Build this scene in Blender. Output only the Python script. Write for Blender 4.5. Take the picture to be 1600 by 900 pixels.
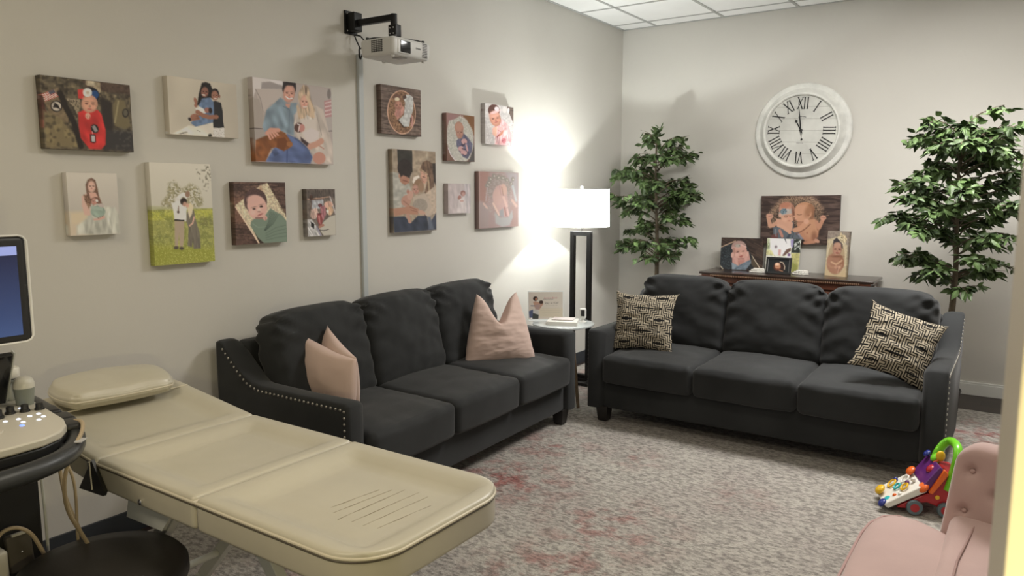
import bpy, math, random
import numpy as np
from mathutils import Vector, Matrix, noise
R=math.radians
for o in list(bpy.data.objects): bpy.data.objects.remove(o,do_unlink=True)
SC=bpy.context.scene
COL=SC.collection
# ------------------------------------------------------------------ camera, world, lights, exposure
cam_d=bpy.data.cameras.new('camera'); cam=bpy.data.objects.new('camera',cam_d); COL.objects.link(cam)
SC.camera=cam
cam_d.sensor_width=36; cam_d.lens=36*1169.6/1600; cam_d.clip_start=.02
cam.location=(3.196,-6.42,1.5)
cam.rotation_euler=(R(90-7.315),0,R(34.634))
cam_d.dof.use_dof=True; cam_d.dof.focus_distance=3.6; cam_d.dof.aperture_fstop=11
SC.view_settings.view_transform='Standard'; SC.view_settings.look='None'
SC.view_settings.exposure=.17; SC.view_settings.gamma=1
SC.view_settings.use_curve_mapping=False
w=bpy.data.worlds.new('world'); SC.world=w; w.use_nodes=True
w.node_tree.nodes['Background'].inputs[0].default_value=(.9,.92,1,1)
w.node_tree.nodes['Background'].inputs[1].default_value=.25
def area(name,loc,rot,sx,sy,en,col):
    d=bpy.data.lights.new(name,'AREA'); d.shape='RECTANGLE'; d.size=sx; d.size_y=sy; d.energy=en; d.color=col
    o=bpy.data.objects.new(name,d); o.location=loc; o.rotation_euler=rot; COL.objects.link(o); return o
def point(name,loc,r,en,col):
    d=bpy.data.lights.new(name,'POINT'); d.shadow_soft_size=r; d.energy=en; d.color=col
    o=bpy.data.objects.new(name,d); o.location=loc; COL.objects.link(o); return o
area('ceiling_area_light',(2.6,-4.4,2.93),(0,0,0),1.2,.6,18,(1,.92,.78))
area('ceiling_area_light',(1.6,-6.9,2.93),(0,0,0),1.2,.6,30,(1,.86,.64))
area('ceiling_area_light',(3.2,-1.45,2.93),(0,0,0),.6,1.2,18,(1,.97,.93)).data.spread=R(120)
area('ceiling_area_light',(2.55,-1.85,2.93),(0,0,0),1.2,.6,66,(1,.97,.93))  # unseen light added to brighten the back wall
point('hall_lamp_light',(3.50,-6.36,1.15),.05,26,(1,.86,.42))
LAMP=(.345,-1.35)
point('lamp_bulb_light',(LAMP[0]-.02,LAMP[1],1.375),.018,54,(.96,1,.97))

# ------------------------------------------------------------------ helpers
def mat(name,col,rough=.6,metal=0,bump=0,bs=40,var=0,vs=4,spec=.5,sheen=0,coat=0,trans=0,emit=None,es=0,col2=None,ior=None,bdist=.002):
    m=bpy.data.materials.new(name); m.use_nodes=True; nt=m.node_tree; b=nt.nodes['Principled BSDF']
    b.inputs['Roughness'].default_value=rough; b.inputs['Metallic'].default_value=metal
    b.inputs['Specular IOR Level'].default_value=spec
    if sheen: b.inputs['Sheen Weight'].default_value=sheen; b.inputs['Sheen Roughness'].default_value=.5
    if coat: b.inputs['Coat Weight'].default_value=coat; b.inputs['Coat Roughness'].default_value=.15
    if trans: b.inputs['Transmission Weight'].default_value=trans
    if ior: b.inputs['IOR'].default_value=ior
    if emit is not None: b.inputs['Emission Color'].default_value=(*emit,1); b.inputs['Emission Strength'].default_value=es
    tc=nt.nodes.new('ShaderNodeTexCoord')
    n=nt.nodes.new('ShaderNodeTexNoise'); n.inputs['Scale'].default_value=vs; n.inputs['Detail'].default_value=4
    nt.links.new(tc.outputs['Object'],n.inputs['Vector'])
    rp=nt.nodes.new('ShaderNodeValToRGB'); v=max(var,.01)
    c1=tuple(min(1,c*(1-v)) for c in col); c2=tuple(min(1,c*(1+v)) for c in (col2 or col))
    rp.color_ramp.elements[0].position=.35; rp.color_ramp.elements[1].position=.65
    rp.color_ramp.elements[0].color=(*c1,1); rp.color_ramp.elements[1].color=(*c2,1)
    nt.links.new(n.outputs['Fac'],rp.inputs['Fac']); nt.links.new(rp.outputs['Color'],b.inputs['Base Color'])
    if bump:
        n2=nt.nodes.new('ShaderNodeTexNoise'); n2.inputs['Scale'].default_value=bs; n2.inputs['Detail'].default_value=5
        nt.links.new(tc.outputs['Object'],n2.inputs['Vector'])
        bp=nt.nodes.new('ShaderNodeBump'); bp.inputs['Strength'].default_value=bump; bp.inputs['Distance'].default_value=bdist
        nt.links.new(n2.outputs['Fac'],bp.inputs['Height']); nt.links.new(bp.outputs['Normal'],b.inputs['Normal'])
    return m
def vcol_mat(name,rough=.55,spec=.3,sheen=0):
    m=bpy.data.materials.new(name); m.use_nodes=True; nt=m.node_tree; b=nt.nodes['Principled BSDF']
    a=nt.nodes.new('ShaderNodeAttribute'); a.attribute_name='Col'
    nt.links.new(a.outputs['Color'],b.inputs['Base Color']); b.inputs['Roughness'].default_value=rough
    b.inputs['Specular IOR Level'].default_value=spec
    if sheen: b.inputs['Sheen Weight'].default_value=sheen
    return m
class MB:
    def __init__(s): s.v=[];s.f=[]
    def add(s,v,f,M=None):
        n=len(s.v); s.v+=[tuple(M@Vector(p)) if M else tuple(p) for p in v]; s.f+=[tuple(i+n for i in q) for q in f]; return s
    def box(s,x0,x1,y0,y1,z0,z1,M=None):
        v=[(x,y,z) for x in(x0,x1) for y in(y0,y1) for z in(z0,z1)]
        return s.add(v,[(0,1,3,2),(4,6,7,5),(0,4,5,1),(2,3,7,6),(0,2,6,4),(1,5,7,3)],M)
    def tube(s,pts,r,n=10,closed=False,cap=True,M=None):
        P=[Vector(p) for p in pts]; m=len(P); rr=r if isinstance(r,(list,tuple)) else [r]*m; v=[];f=[]
        up=None
        for i,p in enumerate(P):
            if closed: t=P[(i+1)%m]-P[i-1]
            else: t=P[min(i+1,m-1)]-P[max(i-1,0)]
            if t.length<1e-9: t=Vector((0,0,1))
            t.normalize()
            if up is None: up=t.orthogonal().normalized()
            up=(up-t*up.dot(t)); up=up.normalized() if up.length>1e-6 else t.orthogonal().normalized()
            b=t.cross(up)
            for k in range(n):
                a=2*math.pi*k/n; v.append(p+(up*math.cos(a)+b*math.sin(a))*rr[i])
        for i in range(m if closed else m-1):
            j=(i+1)%m
            for k in range(n): f.append((i*n+k,i*n+(k+1)%n,j*n+(k+1)%n,j*n+k))
        if cap and not closed: f.append(tuple(range(n))[::-1]); f.append(tuple((m-1)*n+k for k in range(n)))
        return s.add(v,f,M)
    def lathe(s,prof,n=32,M=None,ax='z'):
        v=[];f=[];m=len(prof)
        for r,z in prof:
            for k in range(n):
                a=2*math.pi*k/n; v.append((r*math.cos(a),r*math.sin(a),z) if ax=='z' else ((r*math.cos(a),z,r*math.sin(a))))
        for i in range(m-1):
            for k in range(n): f.append((i*n+k,i*n+(k+1)%n,(i+1)*n+(k+1)%n,(i+1)*n+k))
        if prof[0][0]>1e-5: f.append(tuple(range(n))[::-1])
        if prof[-1][0]>1e-5: f.append(tuple((m-1)*n+k for k in range(n)))
        return s.add(v,f,M)
    def prism(s,poly,z0,z1,M=None):
        n=len(poly); v=[(x,y,z0) for x,y in poly]+[(x,y,z1) for x,y in poly]
        f=[tuple(range(n))[::-1],tuple(range(n,2*n))]+[(i,(i+1)%n,(i+1)%n+n,i+n) for i in range(n)]
        return s.add(v,f,M)
    def ball(s,c,rx,ry=None,rz=None,n=12,m=8,M=None):
        ry=ry or rx; rz=rz or rx; v=[];f=[]
        for i in range(m+1):
            t=math.pi*i/m
            for k in range(n):
                a=2*math.pi*k/n; v.append((c[0]+rx*math.sin(t)*math.cos(a),c[1]+ry*math.sin(t)*math.sin(a),c[2]+rz*math.cos(t)))
        for i in range(m):
            for k in range(n): f.append((i*n+k,(i+1)*n+k,(i+1)*n+(k+1)%n,i*n+(k+1)%n))
        return s.add(v,f,M)
    def soft(s,hx,hy,hz,r,n=(8,8,4),fn=None,M=None):
        # rounded box centred on the origin, optionally reshaped by fn(x,y,z,u,v,w)->(x,y,z)
        def grid(k,h):
            inner=[-(h-r)+2*(h-r)*i/k for i in range(k+1)]
            e=[r*(1-math.cos(a)) for a in (0,)]
            out=[-h]+[-h+r*.35]+[-h+r*.7]+inner+[h-r*.7]+[h-r*.35]+[h]
            return out
        G=[grid(n[0],hx),grid(n[1],hy),grid(n[2],hz)]; H=(hx,hy,hz); idx={}; v=[];f=[]
        def vid(p):
            key=tuple(round(c,5) for c in p)
            if key not in idx:
                inn=[max(-(H[i]-r),min(H[i]-r,p[i])) for i in range(3)]
                d=Vector([p[i]-inn[i] for i in range(3)])
                if d.length>1e-9: d=d.normalized()*r
                q=[inn[i]+d[i] for i in range(3)]
                if fn: q=fn(q[0],q[1],q[2],p[0]/hx,p[1]/hy,p[2]/hz)
                idx[key]=len(v); v.append(tuple(q))
            return idx[key]
        for ax in range(3):
            a,b=[i for i in range(3) if i!=ax]
            for sgn in (-1,1):
                A=G[a];B=G[b]
                for i in range(len(A)-1):
                    for j in range(len(B)-1):
                        c=[]
                        for (ii,jj) in ((i,j),(i+1,j),(i+1,j+1),(i,j+1)):
                            p=[0,0,0];p[ax]=sgn*H[ax];p[a]=A[ii];p[b]=B[jj];c.append(vid(p))
                        flip=(sgn<0)!=(ax==1)
                        c=c[::-1] if flip else c
                        if len(set(c))==4: f.append(tuple(c))
        return s.add(v,f,M)
    def build(s,name,m,parent=None,smooth=True,loc=(0,0,0),rot=(0,0,0),bevel=0,sub=0,auto=40):
        me=bpy.data.meshes.new(name); me.from_pydata(s.v,[],s.f); me.validate(); me.update()
        o=bpy.data.objects.new(name,me); COL.objects.link(o); me.materials.append(m)
        if smooth:
            me.polygons.foreach_set('use_smooth',[True]*len(me.polygons))
            if auto and auto<180:
                try: me.set_sharp_from_angle(angle=R(auto))
                except Exception: pass
        if bevel:
            b=o.modifiers.new('bevel','BEVEL'); b.width=bevel; b.segments=3; b.limit_method='ANGLE'
            if smooth:
                pass
        if sub: q=o.modifiers.new('sub','SUBSURF'); q.levels=sub; q.render_levels=sub
        o.location=loc; o.rotation_euler=rot
        if parent is not None: o.parent=parent
        return o
def thing(name,label,cat,loc=(0,0,0),rz=0,group=None,rot=None):
    o=bpy.data.objects.new(name,None); COL.objects.link(o); o.location=loc; o.rotation_euler=rot or (0,0,rz)
    o.empty_display_size=.1
    return tag(o,label,cat,group)
def tag(o,label,cat,group=None):
    o['label']=label; o['category']=cat
    if group: o['group']=group
    return o
def struct(o): o['kind']='structure'; return o
def copy_thing(root,loc,rz,label,group=None):
    r=root.copy(); COL.objects.link(r); r.location=loc; r.rotation_euler=(0,0,rz); r['label']=label
    if group: r['group']=group
    for ch in list(root.children):
        c=ch.copy(); COL.objects.link(c); c.parent=r
        for g in list(ch.children):
            d=g.copy(); COL.objects.link(d); d.parent=c
    return r
def text(name,body,size,m,parent,M,ext=.0005,align='CENTER'):
    cu=bpy.data.curves.new(name+'_c','FONT'); cu.body=body; cu.size=size; cu.extrude=ext; cu.align_x=align; cu.align_y='CENTER'
    t=bpy.data.objects.new(name+'_t',cu); COL.objects.link(t)
    dg=bpy.context.evaluated_depsgraph_get(); me=bpy.data.meshes.new_from_object(t.evaluated_get(dg))
    bpy.data.objects.remove(t,do_unlink=True); me.name=name
    me.transform(M); me.materials.clear(); me.materials.append(m)
    o=bpy.data.objects.new(name,me); COL.objects.link(o)
    if parent is not None: o.parent=parent
    return o
T=Matrix.Translation
def RX(a): return Matrix.Rotation(R(a),4,'X')
def RY(a): return Matrix.Rotation(R(a),4,'Y')
def RZ(a): return Matrix.Rotation(R(a),4,'Z')
def fbm(p,s,seed=0): return noise.fractal(Vector(p)*s+Vector((seed*7.3,seed*3.1,seed)),1,2,3)

# ------------------------------------------------------------------ materials
M_wall=mat('wall_paint',(.62,.60,.553),.55,bump=.12,bs=90,var=.015,vs=2,spec=.4)
M_ceil=mat('ceiling_tile',(.88,.88,.87),.9,bump=.4,bs=160,var=.02)
M_grid=mat('ceiling_grid',(.42,.42,.41),.6)
M_white=mat('white_trim',(.72,.72,.69),.45)
M_slate=mat('slate_vinyl',(.030,.035,.043),.5)
M_jamb=mat('jamb_paint',(.52,.48,.40),.5)
M_sofa=mat('charcoal_fabric',(.0205,.022,.023),.8,bump=.25,bs=500,var=.24,vs=3,spec=.25,sheen=.12,bdist=.0006)
M_nail=mat('nickel_nailhead',(.48,.46,.42),.3,metal=1)
M_dkfoot=mat('dark_wood_foot',(.012,.010,.009),.45)
M_pinkp=mat('blush_cotton',(.60,.455,.40),.85,bump=.3,bs=300,var=.03,spec=.2,sheen=.1,bdist=.0008)
M_vinyl=mat('cream_vinyl',(.515,.482,.385),.33,bump=.10,bs=260,var=.035,vs=5,spec=.5,bdist=.0006)
M_pipe=mat('cream_piping',(.60,.55,.43),.4)
M_score=mat('score_brown',(.33,.29,.215),.6)
M_pipedk=mat('dark_piping',(.10,.085,.06),.5)
M_wmetal=mat('white_metal',(.55,.56,.53),.35)
M_black=mat('black_plastic',(.018,.018,.018),.42)
M_blackm=mat('black_metal',(.006,.006,.006),.4,spec=.3)
M_chrome=mat('chrome',(.7,.7,.7),.18,metal=1)
M_proj=mat('projector_white',(.68,.68,.66),.4,var=.01)
M_vent=mat('vent_dark',(.035,.035,.035),.6)
M_glassblk=mat('lens_glass',(.01,.01,.012),.08,coat=.6)
M_mahog=mat('mahogany',(.085,.030,.017),.30,var=.35,vs=9,coat=.3)
M_mahogd=mat('dark_mahogany',(.030,.016,.011),.28,var=.3,vs=9,coat=.4)
M_bead=mat('gadroon_wood',(.22,.13,.08),.35,coat=.3)
M_leaf=mat('ficus_leaf',(.045,.080,.030),.45,var=.5,vs=11,spec=.4,col2=(.090,.145,.050))
M_trunk=mat('ficus_trunk',(.11,.085,.055),.8,bump=.5,bs=60,var=.3,vs=20)
M_pot=mat('dark_pot',(.03,.028,.026),.6)
M_soil=mat('moss',(.06,.05,.03),.95,bump=.6,bs=80,var=.4)
M_pinkv=mat('pink_velvet',(.47,.325,.30),.72,bump=.25,bs=200,var=.06,vs=4,spec=.2,sheen=.35,bdist=.001)
M_beige=mat('console_beige',(.56,.53,.45),.38,var=.02)
M_cable=mat('beige_cable',(.42,.33,.21),.5)
M_clockw=mat('distressed_white',(.72,.72,.68),.55,bump=.35,bs=50,var=.10,vs=12)
M_ink=mat('black_ink',(.012,.012,.012),.6)
M_canvas=vcol_mat('printed_canvas')
# ------------------------------------------------------------------ the room shell
ZC=2.966
struct(MB().box(-.12,0,-9.5,.12,0,ZC).build('wall_left',M_wall,smooth=False))
struct(MB().box(0,4.72,0,.12,0,ZC).build('wall_back',M_wall,smooth=False))
struct(MB().box(4.6,4.72,-9.5,0,0,ZC).build('wall_right',M_wall,smooth=False))
# the end of the partition the photographer stands beside (door opening to its left)
struct(MB().prism([(3.190,-5.90),(3.1977,-6.07),(4.6,-6.07),(4.6,-5.90)],0,ZC).build('wall_front',M_jamb,smooth=False))
struct(MB().box(-.12,4.72,-9.5,.12,ZC,ZC+.1).build('ceiling',M_ceil,smooth=False))
g=MB()
for k in range(8):
    x=.33+.61*k
    if x<4.6: g.box(x-.012,x+.012,-9.4,0,ZC-.004,ZC+.001)
for k in range(16):
    y=-.215-.61*k
    g.box(0,4.6,y-.012,y+.012,ZC-.004,ZC+.001)
g.box(0,.022,-9.4,0,ZC-.005,ZC); g.box(0,4.6,-.022,0,ZC-.005,ZC)
struct(g.build('trim_1',M_grid,smooth=False))
# floor: dark wood planks
def wood_floor():
    m=bpy.data.materials.new('dark_plank_floor'); m.use_nodes=True; nt=m.node_tree; b=nt.nodes['Principled BSDF']
    tc=nt.nodes.new('ShaderNodeTexCoord'); br=nt.nodes.new('ShaderNodeTexBrick')
    br.inputs['Scale'].default_value=1; br.inputs['Brick Width'].default_value=1.2; br.inputs['Row Height'].default_value=.15
    br.inputs['Mortar Size'].default_value=.003; br.inputs['Color1'].default_value=(.035,.024,.02,1); br.inputs['Color2'].default_value=(.06,.042,.035,1); br.inputs['Mortar'].default_value=(.01,.008,.007,1)
    nt.links.new(tc.outputs['Object'],br.inputs['Vector'])
    mp=nt.nodes.new('ShaderNodeMapping'); mp.inputs['Scale'].default_value=(1,14,1); nt.links.new(tc.outputs['Object'],mp.inputs['Vector'])
    n=nt.nodes.new('ShaderNodeTexNoise'); n.inputs['Scale'].default_value=5; n.inputs['Detail'].default_value=6; nt.links.new(mp.outputs[0],n.inputs['Vector'])
    mx=nt.nodes.new('ShaderNodeMix'); mx.data_type='RGBA'; mx.blend_type='MULTIPLY'; mx.inputs['Factor'].default_value=.7
    nt.links.new(br.outputs['Color'],mx.inputs['A']); nt.links.new(n.outputs['Color'],mx.inputs['B'])
    nt.links.new(mx.outputs['Result'],b.inputs['Base Color']); b.inputs['Roughness'].default_value=.42
    return m
struct(MB().box(-.12,4.72,-9.5,.12,-.1,0).build('floor',wood_floor(),smooth=False))
struct(MB().prism([(0,-9.4),(.012,-9.4),(.012,0),(0,0)],0,.10).build('baseboard_left',M_slate,smooth=False))
bb=MB().box(.012,4.6,-.018,0,0,.085).box(.012,4.6,-.012,0,.085,.10)
struct(bb.build('baseboard_back',M_white,smooth=False,bevel=.003))
struct(MB().box(4.588,4.6,-5.9,-.018,0,.10).build('baseboard_right',M_white,smooth=False))
# rug
def rug_mat():
    m=bpy.data.materials.new('faded_rug_pile'); m.use_nodes=True; nt=m.node_tree; b=nt.nodes['Principled BSDF']; L=nt.links.new
    tc=nt.nodes.new('ShaderNodeTexCoord')
    def nz(s,d,rough=.55,sc=(1,1,1),loc=(0,0,0)):
        mp=nt.nodes.new('ShaderNodeMapping'); mp.inputs['Scale'].default_value=sc; mp.inputs['Location'].default_value=loc; L(tc.outputs['Object'],mp.inputs['Vector'])
        n=nt.nodes.new('ShaderNodeTexNoise'); n.inputs['Scale'].default_value=s; n.inputs['Detail'].default_value=d; n.inputs['Roughness'].default_value=rough; L(mp.outputs[0],n.inputs['Vector']); return n
    def ramp(n,p0,c0,p1,c1):
        r=nt.nodes.new('ShaderNodeValToRGB'); e=r.color_ramp.elements; e[0].position=p0;e[1].position=p1; e[0].color=(*c0,1);e[1].color=(*c1,1); L(n.outputs['Fac'],r.inputs['Fac']); return r
    def mix(f,a,b_,mode='MIX'):
        x=nt.nodes.new('ShaderNodeMix'); x.data_type='RGBA'; x.blend_type=mode
        if isinstance(f,float): x.inputs['Factor'].default_value=f
        else: L(f,x.inputs['Factor'])
        for k,v in (('A',a),('B',b_)):
            if isinstance(v,tuple): x.inputs[k].default_value=(*v,1)
            else: L(v,x.inputs[k])
        return x.outputs['Result']
    basec=ramp(nz(2.2,5),.36,(.43,.392,.357),.64,(.50,.47,.422)).outputs['Color']
    # faded red motifs: soft rings and blobs at their own places
    def blob(cx,cy,r0,r1,gate=.45):
        vm=nt.nodes.new('ShaderNodeVectorMath'); vm.operation='DISTANCE'; vm.inputs[1].default_value=(cx,cy,0); L(tc.outputs['Object'],vm.inputs[0])
        mr=nt.nodes.new('ShaderNodeMapRange'); mr.inputs['From Min'].default_value=r0; mr.inputs['From Max'].default_value=r1; mr.inputs['To Min'].default_value=1; mr.inputs['To Max'].default_value=0; L(vm.outputs['Value'],mr.inputs['Value'])
        return mr.outputs['Result']
    red=ramp(nz(7,6,.7,loc=(3,1,0)),.47,(0,0,0),.60,(1,1,1)).outputs['Color']
    cur=basec
    for (cx,cy,r0,r1,s) in RUG_SPOTS:
        mm=nt.nodes.new('ShaderNodeMath'); mm.operation='MULTIPLY'; L(blob(cx,cy,r0,r1),mm.inputs[0]); L(red,mm.inputs[1])
        m2=nt.nodes.new('ShaderNodeMath'); m2.operation='MULTIPLY'; L(mm.outputs[0],m2.inputs[0]); m2.inputs[1].default_value=s
        cur=mix(m2.outputs[0],cur,(.34,.12,.11))
    # tufts
    t=ramp(nz(55,3,.7,sc=(.55,1,1)),.38,(.30,.30,.30),.58,(1.0,1.0,1.0)).outputs['Color']
    t2=ramp(nz(170,2,.6,sc=(.6,1,1)),.30,(.62,.62,.62),.62,(1.0,1.0,1.0)).outputs['Color']
    c=mix(.75,cur,t,'MULTIPLY'); c=mix(.8,c,t2,'MULTIPLY')
    L(c,b.inputs['Base Color']); b.inputs['Roughness'].default_value=.95; b.inputs['Specular IOR Level'].default_value=.1; b.inputs['Sheen Weight'].default_value=.15
    n=nz(60,4,.7,sc=(.55,1,1)); bp=nt.nodes.new('ShaderNodeBump'); bp.inputs['Strength'].default_value=.9; bp.inputs['Distance'].default_value=.012
    L(n.outputs['Fac'],bp.inputs['Height']); L(bp.outputs['Normal'],b.inputs['Normal'])
    return m
RUG_SPOTS=[(1.75,-3.55,.05,.42,.75),(1.75,-4.1,.05,.40,.9),(1.62,-4.6,.05,.30,.9),(1.02,-3.35,.05,.50,1.0),(.95,-2.75,.0,.35,.8),(1.45,-2.7,.0,.25,.5),(3.15,-1.05,.05,.42,1.3),(2.1,-2.9,.0,.25,.4),(1.1,-4.9,.0,.6,.9),(.6,-1.2,.1,.7,.9),(2.6,-1.2,.1,.5,.8)]
rg=MB(); nx,ny=90,120; X0,X1,Y0,Y1=.06,4.2,-5.13,-.485
vv=[];ff=[]
for j in range(ny+1):
    for i in range(nx+1):
        x=X0+(X1-X0)*i/nx; y=Y0+(Y1-Y0)*j/ny
        e=min(i,nx-i,j,ny-j)
        vv.append((x,y,(.004 if e==0 else .014)+.003*noise.noise(Vector((x*6,y*6,0)))))
for j in range(ny):
    for i in range(nx):
        a=j*(nx+1)+i; ff.append((a,a+1,a+nx+2,a+nx+1))
rg.add(vv,ff); rg.box(X0+.01,X1-.01,Y0+.01,Y1-.01,.0005,.003)
tag(rg.build('area_rug',rug_mat()),'large faded grey area rug with worn red motifs under both sofas','rug')
# cable raceway on the left wall
rw=MB().box(0,.020,-3.342,-3.305,.10,2.27)
tag(rw.build('cable_raceway',mat('raceway_grey',(.50,.53,.54),.45),smooth=False,bevel=.004),'pale grey vertical cable cover strip on left wall below the projector','cable cover')
# ------------------------------------------------------------------ printed pictures (painted per grid point)
def hx(s):
    return np.array([int(s[i:i+2],16)/255. for i in (0,2,4)])
def s2l(c):
    c=np.clip(np.asarray(c,float),0,1); return np.where(c<=.04045,c/12.92,((c+.055)/1.055)**2.4)
def vnoise(x,y,s,seed):
    r=np.random.RandomState(seed).rand(128,128)
    X=x/s+500;Y=y/s+500
    xi=np.floor(X).astype(int);yi=np.floor(Y).astype(int);fx=X-xi;fy=Y-yi
    fx=fx*fx*(3-2*fx);fy=fy*fy*(3-2*fy)
    g=lambda a,b:r[a%128,b%128]
    return (g(xi,yi)*(1-fx)+g(xi+1,yi)*fx)*(1-fy)+(g(xi,yi+1)*(1-fx)+g(xi+1,yi+1)*fx)*fy
class Pic:
    def __init__(s,x,y,seed=1):
        s.x=x;s.y=y;s.c=np.zeros(x.shape+(3,));s.seed=seed
    def mix(s,m,col):
        col=hx(col) if isinstance(col,str) else col
        s.c=s.c*(1-m[...,None])+col*m[...,None]
    def bg(s,c): s.c[:]=hx(c)
    def grad(s,c1,c2,y0,y1):
        t=np.clip((s.y-y0)/(y1-y0),0,1)[...,None]; s.c=hx(c1)*(1-t)+hx(c2)*t
    def me(s,cx,cy,rx,ry,rot=0,soft=3):
        a=math.radians(rot);dx=s.x-cx;dy=s.y-cy
        X=dx*math.cos(a)+dy*math.sin(a);Y=-dx*math.sin(a)+dy*math.cos(a)
        d=(np.sqrt((X/rx)**2+(Y/ry)**2)-1)*min(rx,ry)
        return np.clip(.5-d/(2*soft),0,1)
    def E(s,cx,cy,rx,ry,rot,col,soft=4): s.mix(s.me(cx,cy,rx,ry,rot,soft),col)
    def mp(s,pts,soft=3):
        d=np.full(s.x.shape,1e9);ins=np.zeros(s.x.shape,bool);n=len(pts)
        for i in range(n):
            (x1,y1),(x2,y2)=pts[i],pts[(i+1)%n]
            d=np.minimum(d,s.seg(x1,y1,x2,y2))
            if y1!=y2:
                cnd=((y1>s.y)!=(y2>s.y))&(s.x<(x2-x1)*(s.y-y1)/(y2-y1)+x1); ins^=cnd
        return np.clip(.5-np.where(ins,-d,d)/(2*soft),0,1)
    def seg(s,x1,y1,x2,y2):
        L=(x2-x1)**2+(y2-y1)**2+1e-9
        t=np.clip(((s.x-x1)*(x2-x1)+(s.y-y1)*(y2-y1))/L,0,1)
        return np.hypot(s.x-x1-t*(x2-x1),s.y-y1-t*(y2-y1))
    def P(s,pts,col,soft=3): s.mix(s.mp(pts,soft),col)
    def L(s,pts,w,col,soft=3):
        d=np.full(s.x.shape,1e9)
        for a,b in zip(pts,pts[1:]): d=np.minimum(d,s.seg(a[0],a[1],b[0],b[1]))
        s.mix(np.clip(.5-(d-w/2)/(2*soft),0,1),col)
    def N(s,sc,amp,ang=0,st=1,mask=None):
        a=math.radians(ang);X=s.x*math.cos(a)+s.y*math.sin(a);Y=-s.x*math.sin(a)+s.y*math.cos(a)
        s.seed+=1;n=vnoise(X/st,Y,sc,s.seed)-.5
        m=1 if mask is None else mask
        s.c=np.clip(s.c*(1+amp*1.2*n*m)[...,None],0,1)
    def SP(s,mask,col,sc,th=.5,st=1,ang=0):
        a=math.radians(ang);X=s.x*math.cos(a)+s.y*math.sin(a);Y=-s.x*math.sin(a)+s.y*math.cos(a)
        s.seed+=1;n=vnoise(X/st,Y,sc,s.seed); s.mix(mask*.8*np.clip((n-th)*6,0,1),col)
    def wood(s,base,dark,light,ang,pl,ph=0):
        s.bg(base);a=math.radians(ang);Y=-s.x*math.sin(a)+s.y*math.cos(a)
        s.SP(np.ones(s.x.shape)*.55,light,34,.45,5,ang);s.SP(np.ones(s.x.shape)*.65,dark,24,.5,6,ang);s.SP(np.ones(s.x.shape)*.25,dark,9,.5,8,ang)
        f=((Y+ph)/pl)%1; s.mix(np.clip(1-np.minimum(f,1-f)*pl/5,0,1),dark)
    def face(s,cx,cy,r,rot,skin,hair=None,ry=1.25,dark='5a3428'):
        # a small face: head, eye line, nose, mouth
        a=math.radians(rot)
        f=lambda u,v:(cx+r*(u*math.cos(a)-v*math.sin(a)),cy+r*(u*math.sin(a)+v*math.cos(a)))
        if hair: s.E(cx+r*.25*math.sin(a),cy-r*.28*math.cos(a),r*1.12,r*ry*1.08,rot,hair)
        s.E(cx,cy,r*.95,r*ry,rot,hx(skin)*.84);p=f(-.10,-.06);s.E(p[0],p[1],r*.80,r*ry*.90,rot,skin,r*.25)
        sh=tuple(hx(skin)*.82);sh=np.array(sh)
        for u in (-.4,.4):
            p=f(u,-.05);s.E(p[0],p[1],r*.21,r*.10,rot,hx(dark)*.85+hx(skin)*.15,2)
            p=f(u,-.28);s.E(p[0],p[1],r*.24,r*.06,rot,hx(skin)*.72,3)
        p=f(.02,.28);s.E(p[0],p[1],r*.14,r*.17,rot,sh,3)
        p=f(0,.62);s.E(p[0],p[1],r*.3,r*.1,rot,hx('a04a44')*.7+hx(skin)*.3,2)
        p=f(.5,.35);s.E(p[0],p[1],r*.28,r*.22,rot,hx(skin)*.9+hx('e08070')*.1,5)
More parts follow.
